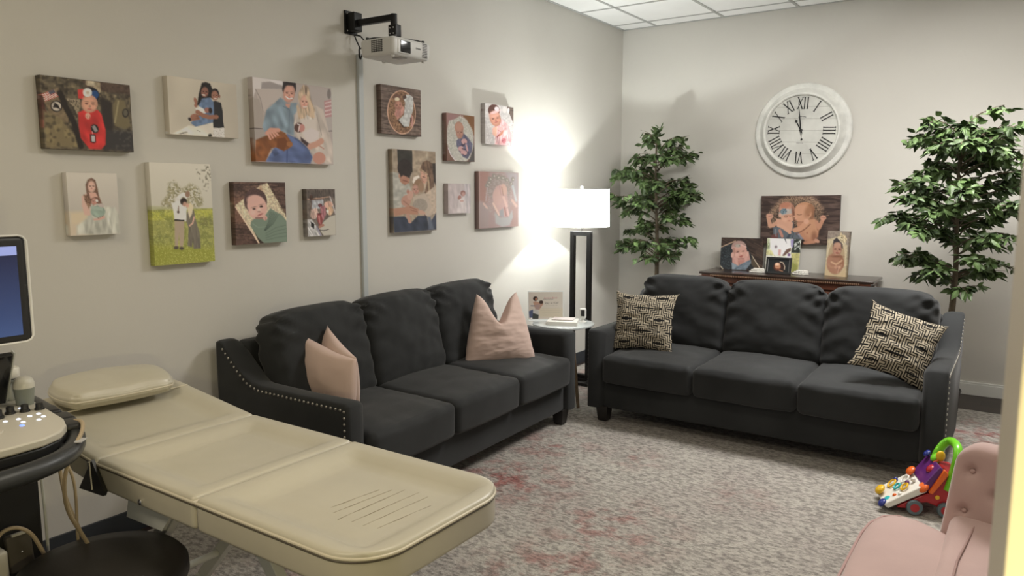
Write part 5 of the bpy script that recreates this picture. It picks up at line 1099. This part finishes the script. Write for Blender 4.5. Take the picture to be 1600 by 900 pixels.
# ------------------------------------------------------------------ wall clock
def make_clock():
    t=thing('wall_clock','large round white wall clock with black Roman numerals on back wall','clock',(1.625,-.001,1.99),rot=(0,R(2.5),0))
    MB().lathe([(.0,-.002),(.376,-.002),(.378,-.012),(.370,-.024),(.352,-.030),(.335,-.030),(.318,-.045),(.305,-.066),(.296,-.078),(.286,-.080),(.279,-.074),(.276,-.058),(.0,-.056)],96,ax='y').build('frame',M_clockw,t,auto=25)
    def facem():
        m=mat('clock_face',(.60,.60,.56),.5,var=.12,vs=5); nt=m.node_tree; b=nt.nodes['Principled BSDF']
        tc=nt.nodes.new('ShaderNodeTexCoord'); sp=nt.nodes.new('ShaderNodeSeparateXYZ'); nt.links.new(tc.outputs['Object'],sp.inputs[0])
        mt=nt.nodes.new('ShaderNodeMath'); mt.operation='PINGPONG'; mt.inputs[1].default_value=.046; nt.links.new(sp.outputs['Z'],mt.inputs[0])
        lt=nt.nodes.new('ShaderNodeMath'); lt.operation='LESS_THAN'; lt.inputs[1].default_value=.0012; nt.links.new(mt.outputs[0],lt.inputs[0])
        mx=nt.nodes.new('ShaderNodeMix'); mx.data_type='RGBA'; src=b.inputs['Base Color'].links[0].from_socket
        nt.links.new(lt.outputs[0],mx.inputs['Factor']); nt.links.new(src,mx.inputs['A']); mx.inputs['B'].default_value=(.34,.33,.30,1); nt.links.new(mx.outputs['Result'],b.inputs['Base Color']); return m
    face=MB().lathe([(.0,-.0565),(.2765,-.0565),(.2765,-.0600),(0,-.0600)],80,ax='y').build('face',facem(),t)
    NUM={1:'I',2:'II',3:'III',4:'IIII',5:'V',6:'VI',7:'VII',8:'VIII',9:'IX',10:'X',11:'XI',12:'XII'}
    def strokes(s):
        x=0;out=[];wI,wV,wX=.024,.040,.044
        for ch in s:
            if ch=='I': out.append(((x+wI/2,-1),(x+wI/2,1),0));x+=wI
            if ch=='V': out+= [((x+.004,1),(x+wV/2,-1),0),((x+wV-.004,1),(x+wV/2,-1),1)];x+=wV
            if ch=='X': out+= [((x+.004,1),(x+wX-.004,-1),0),((x+wX-.004,1),(x+.004,-1),1)];x+=wX
        return out,x
    for k,s in NUM.items():
        st,W=strokes(s); hh=.045; ang=-30*k; Rr=.215; mb=MB()
        fl=180 if 4<=k<=8 else 0
        # numerals read outward from the centre all round except the lower ones, which stand upright
        Mx=RY(30*k)@T((0,0,Rr))@RY(0)
        for (a,b,thin) in st:
            p=Vector((a[0]-W/2,-.0608,a[1]*hh));q=Vector((b[0]-W/2,-.0608,b[1]*hh)); d=q-p
            w_=.0042 if not thin else .0026
            nrm=Vector((-d.z,0,d.x)).normalized()*w_
            V=[p+nrm,p-nrm,q-nrm,q+nrm]; V2=[v+Vector((0,-.0012,0)) for v in V]
            mb.add(V+V2,[(0,1,2,3),(7,6,5,4),(0,4,5,1),(1,5,6,2),(2,6,7,3),(3,7,4,0)],M=Mx)
            for e in(p,q):
                mb.box(e.x-.0075,e.x+.0075,-.0622,-.0606,e.z-.0022,e.z+.0022,M=Mx)
        mb.build('numeral',M_ink,face,smooth=False)
    def hand(name,ang,L,tail,wd):
        m=MB(); V=[(0,0,-tail),(wd,0,0),(wd*.55,0,L*.6),(0,0,L),(-wd*.55,0,L*.6),(-wd,0,0)]
        V=[(x,-.0650-(.002 if name=='minute_hand' else 0),z) for x,_,z in V]; V2=[(x,y-.0015,z) for x,y,z in V]
        m.add(V+V2,[tuple(range(6)),tuple(range(11,5,-1))]+[(i,i+6,(i+1)%6+6,(i+1)%6) for i in range(6)],M=RY(ang))
        if name=='hour_hand': m.lathe([(0,-.067),(.011,-.067),(.011,-.065),(0,-.065)],16,ax='y',M=RY(ang)@T((0,0,L*.72)))
        else: m.lathe([(0,-.070),(.008,-.070),(.008,-.067),(0,-.067)],14,ax='y',M=RY(ang)@T((0,0,-tail)))
        m.build(name,M_ink,t,smooth=False)
    hand('hour_hand',-30,.115,.03,.006); hand('minute_hand',-9.5,.245,.072,.0055)
    MB().lathe([(0,-.072),(.011,-.071),(.012,-.060)],16,ax='y').build('hub',M_ink,t)
    MB().lathe([(0,-.073),(.0,-.073)],3,ax='y')
    arc=MB()
    for k in range(13):
        a=R(-26+52*k/12); r=.20; x=r*math.sin(a)*.32; z=.110-.018*(x/.05)**2
        arc.box(x-.0018,x+.0016,-.0607,-.0600,z-.0028-(.001 if k%3 else 0),z+.0028+(.0015 if k%2 else 0))
    for k in range(9): arc.box(-.026+k*.006,-.022+k*.006,-.0607,-.0600,-.101,-.098)
    arc.box(-.02,.02,-.0607,-.0600,.088,.0886)
    arc.build('dial_lettering',mat('faded_ink',(.10,.10,.10),.6),face,smooth=False)
    return t
make_clock()
# ------------------------------------------------------------------ cabinet behind the facing sofa
CZ=.845
def make_cabinet():
    t=thing('cabinet','dark mahogany sideboard with carved edge against the back wall','cabinet',(1.615,-.03,0))
    W=.665
    MB().box(-W+.05,W-.05,-.36,0,.08,CZ-.07).build('body',M_mahog,t,smooth=False,bevel=.004)
    MB().soft(W,.20,.010,.006,(2,2,1),M=T((0,-.195,CZ-.010))).build('top',M_mahogd,t)
    MB().box(-W+.02,W-.02,-.388,-.01,CZ-.038,CZ-.018).box(-W+.03,W-.03,-.375,-.01,CZ-.085,CZ-.038).build('frieze',M_mahog,t,smooth=False,bevel=.004)
    g=MB(); n=84
    for k in range(n):
        x=-W+.10+(2*W-.20)*k/(n-1); g.ball((x,-.392,CZ-.028),.0050,.010,.0095,6,5)
    s=g.build('gadroon_edge',M_bead,t)
    for sx in(-1,1):
        p=MB().soft(.055,.045,.375,.008,(1,1,4),M=T((sx*(W-.055),-.345,.435))).soft(.066,.055,.014,.006,(1,1,1),M=T((sx*(W-.060),-.350,CZ-.050)))
        q=p.build('corner_post',M_mahogd if sx>0 else M_mahog,t)
        r=MB().lathe([(0,-.006),(.012,-.006),(.016,-.010),(.022,-.010),(.026,-.004),(.028,0)],20,ax='y',M=T((sx*(W-.055),-.392,CZ-.105)))
        for k in range(8):
            a=k*math.pi/4; r.ball((sx*(W-.055)+.016*math.cos(a),-.398,CZ-.105+.016*math.sin(a)),.006,.004,.006,8,5)
        r.build('rosette',M_mahogd,q)
        MB().lathe([(.03,0),(.035,.03),(.025,.06)],16,M=T((sx*(W-.055),-.34,0))).build('foot',M_mahogd,t)
    for sx in(-1,1):
        d=MB().box(.01,W-.13,-.378,-.36,.12,CZ-.10,M=Matrix.Scale(sx,4,(1,0,0))).build('door',M_mahog,t,smooth=False,bevel=.006)
        MB().ball((sx*.05,-.388,.45),.012).build('knob',M_bead,d)
    for x in(-.5,.5): MB().lathe([(.03,0),(.035,.03),(.025,.082)],16,M=T((x,-.06,0))).build('foot',M_mahogd,t)
make_cabinet()
def standing(pic,w,h,t_,loc,rz,tilt,g,lab,cell=.0045,name='canvas_print'):
    me=canvas_mesh(name,pic,w,h,t_,cell,g); o=bpy.data.objects.new(name,me); COL.objects.link(o); o.location=loc; o.rotation_euler=(R(tilt),0,R(rz)); return tag(o,lab,'canvas print')
standing('grey',.345,.272,.03,(1.215,-.165,CZ+.001),8,-7,GB,'canvas print of a baby in grey-blue wrap on cabinet, farthest left')
standing('preg',.272,.272,.008,(1.535,-.105,CZ+.003),-2,-6,GB,'bright outdoor print of figures in white and lilac standing on cabinet')
standing('crown',.175,.352,.036,(1.965,-.195,CZ+.001),-20,-3,GB,'narrow canvas print of a baby with gold crown at right of cabinet')
t=thing('picture_frame','small black frame with dark baby portrait standing on cabinet','picture frame',(1.555,-.285,CZ+.001),0,rot=(R(-9),0,R(-2)))
fw,fh,fb=.200,.134,.016
f=MB().box(-fw/2,-fw/2+fb,-.008,.008,0,fh).box(fw/2-fb,fw/2,-.008,.008,0,fh).box(-fw/2+fb,fw/2-fb,-.008,.008,0,fb).box(-fw/2+fb,fw/2-fb,-.008,.008,fh-fb,fh)
f.build('frame',M_ink,t,smooth=False,bevel=.002)
me=canvas_mesh('photo','frame',fw-2*fb,fh-2*fb,.004,.0035,GB); o=bpy.data.objects.new('photo',me); COL.objects.link(o); o.parent=t; o.location=(0,-.002,fb)
i_=MB(); a=fw/2-fb; i_.box(-a,-a+.002,-.006,-.003,fb,fh-fb).box(a-.002,a,-.006,-.003,fb,fh-fb); i_.build('liner',mat('silver_liner',(.3,.3,.3),.3),t,smooth=False)
M_pearl=mat('pearl_white',(.82,.80,.74),.25,coat=.4)
for (x0,y0,lab) in((1.385,-.27,'white beaded strand curled on cabinet left of the black frame'),(1.715,-.235,'white beaded strand curled on cabinet right of the black frame')):
    m=MB()
    for lp,(rx,ry,dz) in enumerate(((.060,.028,0),(.052,.022,.013),(.040,.016,.024))):
        n=int(2*math.pi*rx/.0115)
        for k in range(n):
            a=2*math.pi*k/n; m.ball((rx*math.cos(a)+.006*lp,ry*math.sin(a),.0062+dz),.0062,n=8,m=6)
    tag(m.build('bead_strand',M_pearl,loc=(x0,y0,CZ+.001)),lab,'beads','white beaded strands on the cabinet')
# ------------------------------------------------------------------ artificial ficus trees
def ficus(label,x,y,rt,seed,zb,zt,wide,tiers,leafn):
    rnd=random.Random(seed)
    t=thing('potted_ficus',label,'plant',(x,y,.0185 if y<-.5 else 0.0))
    MB().lathe([(0,0),(.07,0),(.078,.01),(.090,.20),(.095,.21),(.092,.22),(.086,.215),(.084,.19),(0,.19)],32).build('pot',M_pot,t)
    MB().lathe([(.084,.195),(.05,.205),(0,.21)],24).build('moss',M_soil,t)
    tr=[];N=14
    for k in range(N+1):
        f=k/N; z=.22+(zt-.12-.22)*f; tr.append((.012*math.sin(f*7+seed)+.0,.012*math.cos(f*5+seed)-.012,z))
    rad=[.025-.019*(k/N) for k in range(N+1)]
    MB().tube(tr,rad,10).build('trunk',M_trunk,t)
    br=MB(); lf=MB()
    def leaf(p,d,L,w):
        d=d.normalized(); side=d.cross(Vector((0,0,1)))
        if side.length<1e-3: side=Vector((1,0,0))
        side.normalize(); side=(Matrix.Rotation(rnd.uniform(-1.1,1.1),3,d)@side); nrm=side.cross(d)
        P=[p,p+d*L*.28+side*w*.42-nrm*w*.10,p+d*L*.55+side*w*.46-nrm*w*.12+Vector((0,0,-L*.03)),p+d*L+Vector((0,0,-L*.16)),p+d*L*.55-side*w*.46-nrm*w*.12+Vector((0,0,-L*.03)),p+d*L*.28-side*w*.42-nrm*w*.10,p+d*L*.30+nrm*w*.04,p+d*L*.6+nrm*w*.04]
        lf.add(P,[(0,1,6),(1,2,7,6),(2,3,7),(0,6,5),(6,7,4,5),(7,3,4)])
    for (z0,ln,cnt,up) in tiers:
        for b in range(cnt):
            a=2*math.pi*(b+rnd.uniform(-.45,.45))/cnt+z0*3; L=ln*rnd.uniform(.55,1.12)*wide
            # stay clear of the wall behind
            ax=Vector((math.cos(a),math.sin(a),0))
            lim=(-y-.06)
            if ax.y>0: L=min(L,lim/max(.15,ax.y))
            st=Vector((0,0,z0-.12+rnd.uniform(-.09,.09))); pts=[]
            for k in range(9):
                f=k/8; pts.append(st+ax*L*f+Vector((0,0,up*math.sin(f*1.9)*.30*ln/.4-.04*f*f)))
            br.tube(pts,[.006-.0045*k/8 for k in range(9)],6)
            n=int(leafn*L/.35)
            tw=[]
            for q in range(6):
                f=rnd.uniform(.22,.98); i=min(7,int(f*8)); p=pts[i].lerp(pts[i+1],f*8-i)
                sd=Vector((-ax.y,ax.x,0))*rnd.choice((-1,1)); dd=(ax*.7+sd*rnd.uniform(.4,1)+Vector((0,0,rnd.uniform(-.1,.4)))).normalized(); tl=rnd.uniform(.05,.13)
                tp=[p,p+dd*tl*.5+Vector((0,0,.008)),p+dd*tl]; br.tube(tp,[.0022,.0016,.001],5); tw.append(tp)
            for q in range(n):
                if rnd.random()<.6:
                    tp=rnd.choice(tw); f=rnd.uniform(.1,1); p=tp[0].lerp(tp[2],f); dd=(tp[2]-tp[0]).normalized()
                else:
                    f=rnd.uniform(.25,1)**.8; i=min(7,int(f*8)); p=pts[i].lerp(pts[i+1],f*8-i); dd=ax
                sv=Vector((-dd.y,dd.x,0))*rnd.choice((-1,1))*rnd.uniform(.2,1.3); d=dd*rnd.uniform(.1,.9)+sv+Vector((rnd.uniform(-.3,.3),rnd.uniform(-.3,.3),rnd.uniform(-.8,.35)))
                leaf(p,d,rnd.uniform(.055,.082),rnd.uniform(.032,.044))
            leaf(pts[-1],pts[-1]-pts[-2],.07,.03)
    for q in range(34):
        p=Vector(tr[-1])+Vector((rnd.uniform(-.03,.03),rnd.uniform(-.03,.03),rnd.uniform(-.14,.05))); leaf(p,Vector((rnd.uniform(-.7,.7),rnd.uniform(-.7,.7),rnd.uniform(.2,1))),.075,.032)
    V=[v for v in lf.v]
    # no leaf through the walls
    lf.v=[(max(v[0],-x+.004),min(v[1],-y-.004),v[2]) for v in lf.v]; br.v=[(max(v[0],-x+.004),min(v[1],-y-.004),v[2]) for v in br.v]
    br.build('branches',M_trunk,t); lf.build('foliage',M_leaf,t,smooth=False)
    return t
ficus('slender artificial ficus in the corner behind facing sofa, beside the lamp',.545,-.385,0,5,.9,2.10,1.0,[(1.02,.34,6,.5),(1.12,.32,6,.5),(1.28,.30,5,.35),(1.40,.42,8,.4),(1.52,.40,7,.4),(1.64,.40,7,.4),(1.76,.38,6,.4),(1.87,.26,6,.7),(1.96,.15,5,1.0)],46)
ficus('fuller artificial ficus by the right end of facing sofa, near door edge',2.815,-.93,0,11,.9,1.93,1.0,[(1.02,.26,6,.45),(1.14,.36,7,.4),(1.26,.38,7,.4),(1.38,.42,8,.4),(1.50,.40,8,.4),(1.62,.38,8,.4),(1.72,.36,8,.4),(1.80,.36,7,.45),(1.86,.30,7,.6),(1.92,.16,5,1.0)],58)
# ------------------------------------------------------------------ child's pink chaise
def make_chaise():
    t=thing('pink_chaise','small tufted pink velvet chaise at lower right beside the door edge','chaise',(0,0,0))
    seat=[(2.80,-4.62),(2.805,-3.80),(2.815,-3.70),(2.845,-3.615),(2.89,-3.585),(2.95,-3.60),(3.03,-3.655),(3.20,-3.80),(3.20,-4.62)]
    c=(3.0,-4.1)
    def layer(s,z): return [(c[0]+(x-c[0])*s,c[1]+(y-c[1])*s,z) for x,y in seat]
    def loft(L,name,m,par):
        V=[];F=[];n=len(L[0])
        for l in L: V+=l
        for i in range(len(L)-1):
            for k in range(n): F.append((i*n+k,i*n+(k+1)%n,(i+1)*n+(k+1)%n,(i+1)*n+k))
        F.append(tuple(range(n))[::-1]); F.append(tuple((len(L)-1)*n+k for k in range(n)))
        return MB().add(V,F).build(name,m,par,auto=50)
    loft([layer(.96,.10),layer(.97,.24),layer(.96,.25)],'base',M_pinkv,t)
    s=loft([layer(.965,.25),layer(1.0,.27),layer(1.005,.32),layer(1.0,.365),layer(.97,.385),layer(.80,.398),layer(.5,.403)],'seat',M_pinkv,t)
    s.modifiers.new('sub','SUBSURF').render_levels=2
    MB().tube(layer(1.003,.368),.005,8,closed=True).build('piping',mat('pink_piping',(.42,.27,.25),.7),s)
    # tall back panel
    ax=Vector((.80,-.25,0)).normalized(); nrm=Vector((ax.y,-ax.x,0))*1.0   # towards the camera
    if nrm.y>0: nrm=-nrm
    o=Vector((3.020,-3.60,0)); W=.36; H=.30
    tuf=[(.06,.235),(.145,.175),(.06,.10),(.145,.05),(.23,.235),(.23,.10),(.30,.17)]
    def P(a,b,side):
        # a along, b height from seat, rounded top left corner
        top=.285
        lean=.10*b
        x=a;z=b
        return o+ax*x-nrm*lean+Vector((0,0,.355+z))
    na,nb=44,36; V=[];F=[];ids={}
    def outline(a):
        r=.075; t_=.325-.10*max(0,(a-.16)/.2)**1.5
        if a<r: return t_-r+math.sqrt(max(0,r*r-(r-a)**2))
        return t_
    for s_ in(0,1):
        for j in range(nb+1):
            for i in range(na+1):
                a=W*i/na; a=a if i else .0005; hgt=outline(a); b=-.10+(hgt+.10)*j/nb
                p=P(a,b,s_)+ax*(.085*b)
                e=min(a/.03,(W-a)/.03,(hgt-b)/.03,1); e=max(0,e); pf=.032*math.sqrt(max(0,1-(1-e)**2))
                if s_==0:
                    for (ta,tb) in tuf:
                        d=math.hypot(a-ta,b-tb); pf-=.020*math.exp(-(d/.016)**2)+.006*math.exp(-(d/.04)**2)
                    p=p+nrm*pf
                else: p=p-nrm*(pf+.03)
                V.append(tuple(p))
        base=s_*(na+1)*(nb+1)
        for j in range(nb):
            for i in range(na):
                q=(base+j*(na+1)+i,base+j*(na+1)+i+1,base+(j+1)*(na+1)+i+1,base+(j+1)*(na+1)+i); F.append(q if s_==0 else q[::-1])
    B=(na+1)*(nb+1)
    for j in range(nb): F.append((j*(na+1),(j+1)*(na+1),B+(j+1)*(na+1),B+j*(na+1))); F.append((j*(na+1)+na,B+j*(na+1)+na,B+(j+1)*(na+1)+na,(j+1)*(na+1)+na))
    for i in range(na): F.append((nb*(na+1)+i,nb*(na+1)+i+1,B+nb*(na+1)+i+1,B+nb*(na+1)+i)); F.append((i,B+i,B+i+1,i+1))
    back=MB().add(V,F).build('backrest',M_pinkv,t,auto=60)
    for (ta,tb) in tuf:
        p=P(ta,tb,0)+ax*(.085*tb)+nrm*.014; MB().ball((0,0,0),.0085,.005,.0085,12,8,M=T(p)@RZ(math.degrees(math.atan2(ax.y,ax.x)))).build('button',M_pinkv,back)
    # arm along the right side
    def fn(x,y,z,u,v,w):
        return (x+.02*(1-v)*.5*0,y,z+.035*max(0,v)**2*(w>0)*1.0)
    arm=MB().soft(.085,.40,.175,.035,(3,8,4),fn=fn,M=T((3.118,-4.03,.238))@RZ(-2)).build('arm',M_pinkv,t)
    MB().tube([(3.118,-3.70,.434),(3.09,-3.95,.419),(3.085,-4.2,.417),(3.07,-4.43,.408)],.0035,8).build('arm_piping',mat('pink_piping_arm',(.36,.23,.21),.7),arm)
    for x,y in((2.86,-3.75),(3.15,-3.78),(2.86,-4.52),(3.12,-4.52)): MB().tube([(x,y,.11),(x,y,.016)],[.022,.014],12).build('leg',M_oak,t)
make_chaise()
# ------------------------------------------------------------------ toy activity walker
def make_toy():
    t=thing('toy_walker','colourful plastic baby activity walker on rug between sofa and pink chaise','toy',(0,0,0))
    red=mat('toy_red',(.36,.012,.018),.3); org=mat('toy_orange',(.72,.13,.015),.28); grn=mat('toy_green',(.16,.52,.02),.28); wht=mat('toy_white',(.72,.70,.64),.28)
    yel=mat('toy_yellow',(.75,.45,.02),.28); teal=mat('toy_teal',(.02,.42,.45),.28); nav=mat('toy_navy',(.02,.03,.20),.25); pur=mat('toy_purple',(.10,.02,.14),.28); gry=mat('toy_grey',(.10,.14,.16),.4)
    # drawn in a side-view plane: a = along (towards upper right in view), z = height ; depth = toward the camera
    A0=Vector((2.66,-2.51,0.0185)); ax=Vector((math.cos(R(20)),math.sin(R(20)),0)); dp=Vector((math.sin(R(20)),-math.cos(R(20)),0))
    def F(a,d,z): return A0+ax*a+dp*d+Vector((0,0,z))
    Mx=Matrix((( ax.x,dp.x,0,A0.x),(ax.y,dp.y,0,A0.y),(0,0,1,A0.z),(0,0,0,1)))@Matrix.Scale(.75,4)
    def side(poly,d0,d1,name,m,par=t,bev=.006):
        V=[(a,d0,z) for a,z in poly]+[(a,d1,z) for a,z in poly]; n=len(poly)
        F_=[tuple(range(n)),tuple(range(2*n-1,n-1,-1))]+[(i,i+n,(i+1)%n+n,(i+1)%n) for i in range(n)]
        return MB().add(V,F_,M=Mx).build(name,m,par,smooth=False,bevel=bev)
    side([(.08,.03),(.14,.03),(.19,.07),(.25,.08),(.30,.06),(.41,.05),(.425,.27),(.35,.275),(.27,.145),(.24,.135),(.10,.05)],0,.246,'base',red)
    # sloping white activity face, along from (0,.03) to (.26,.33)
    side([(.0,.045),(.03,.02),(.245,.150),(.215,.185)],-.01,.25,'activity_panel',wht)
    side([(.215,.185),(.245,.150),(.335,.285),(.305,.315)],-.01,.25,'top_panel',pur)
    side([(.245,.150),(.268,.140),(.352,.275),(.325,.305)],.235,.268,'panel_rim',org)
    for i,(a,z,d,m,nm,r) in enumerate([(.225,.17,.225,org,'orange_knob',.042),(.195,.205,.04,org,'orange_shape',.034),(.0,.045,.22,nav,'blue_roller',.030),(.035,.05,.19,teal,'teal_roller',.034),(.01,.085,.10,yel,'yellow_flower',.036),(.285,.325,.03,nav,'blue_key',.026),(.31,.325,.10,grn,'green_key',.030),(.275,.27,.16,red,'red_key',.03)]):
        MB().ball((0,0,0),r,r*1.1,r*.55,14,10,M=Mx@T((a,d,z))@RY(-48)).build(nm,m,t)
    # beads and rings on the face
    for i,(a,z,d,r,m) in enumerate([(.085,.105,.06,.030,yel),(.10,.115,.13,.022,teal),(.13,.135,.18,.026,yel),(.15,.155,.10,.030,wht)]):
        pts=[(r*math.cos(k*math.pi/8),r*math.sin(k*math.pi/8),0) for k in range(16)]
        MB().tube(pts,.006,8,closed=True,M=Mx@T((a,d,z+.012))@RY(-48)).build('ring',m,t)
    for i,(a,z,d,m) in enumerate([(.075,.08,.20,org),(.115,.125,.03,nav),(.155,.15,.14,pur),(.185,.175,.15,wht),(.10,.10,.22,wht)]):
        MB().ball((0,0,0),.014,n=12,m=8,M=Mx@T((a,d,z+.01))).build('bead',m,t)
    # green handle loop
    hp_=[(.325,.03,.25),(.345,.02,.33),(.385,.02,.40),(.41,.05,.425),(.415,.12,.43),(.41,.19,.425),(.40,.235,.38),(.385,.24,.30),(.355,.24,.17)]
    Q=hp_
    for _ in range(2):
        N=[Q[0]]
        for a,b in zip(Q,Q[1:]): N.append(tuple(a[i]*.75+b[i]*.25 for i in range(3)));N.append(tuple(a[i]*.25+b[i]*.75 for i in range(3)))
        N.append(Q[-1]);Q=N
    MB().tube(Q,.026,12,M=Mx).build('handle',grn,t)
    MB().ball((0,0,0),.028,.016,.034,12,8,M=Mx@T((.335,.13,.345))).build('yellow_figure',yel,t)
    MB().tube([(.30,.13,.30),(.335,.13,.33)],.008,8,M=Mx).build('figure_stem',org,t)
    for (a,d) in((.175,.258),(.175,-.012),(.345,.258),(.345,-.012)):
        w_=MB().lathe([(.022,-.012),(.044,-.012),(.048,0),(.044,.012),(.022,.012)],24,M=Mx@T((a,d,.048))@RX(90)).build('wheel',gry,t)
        MB().lathe([(0,-.0135),(.026,-.0135),(.026,.0135),(0,.0135)],18,M=Mx@T((a,d,.048))@RX(90)).build('hub',red,w_)
    MB().lathe([(0,0),(.014,0),(.012,.004),(0,.005)],16,M=Mx@T((.30,.248,.12))@RX(-90)).build('yellow_button',yel,t)
make_toy()
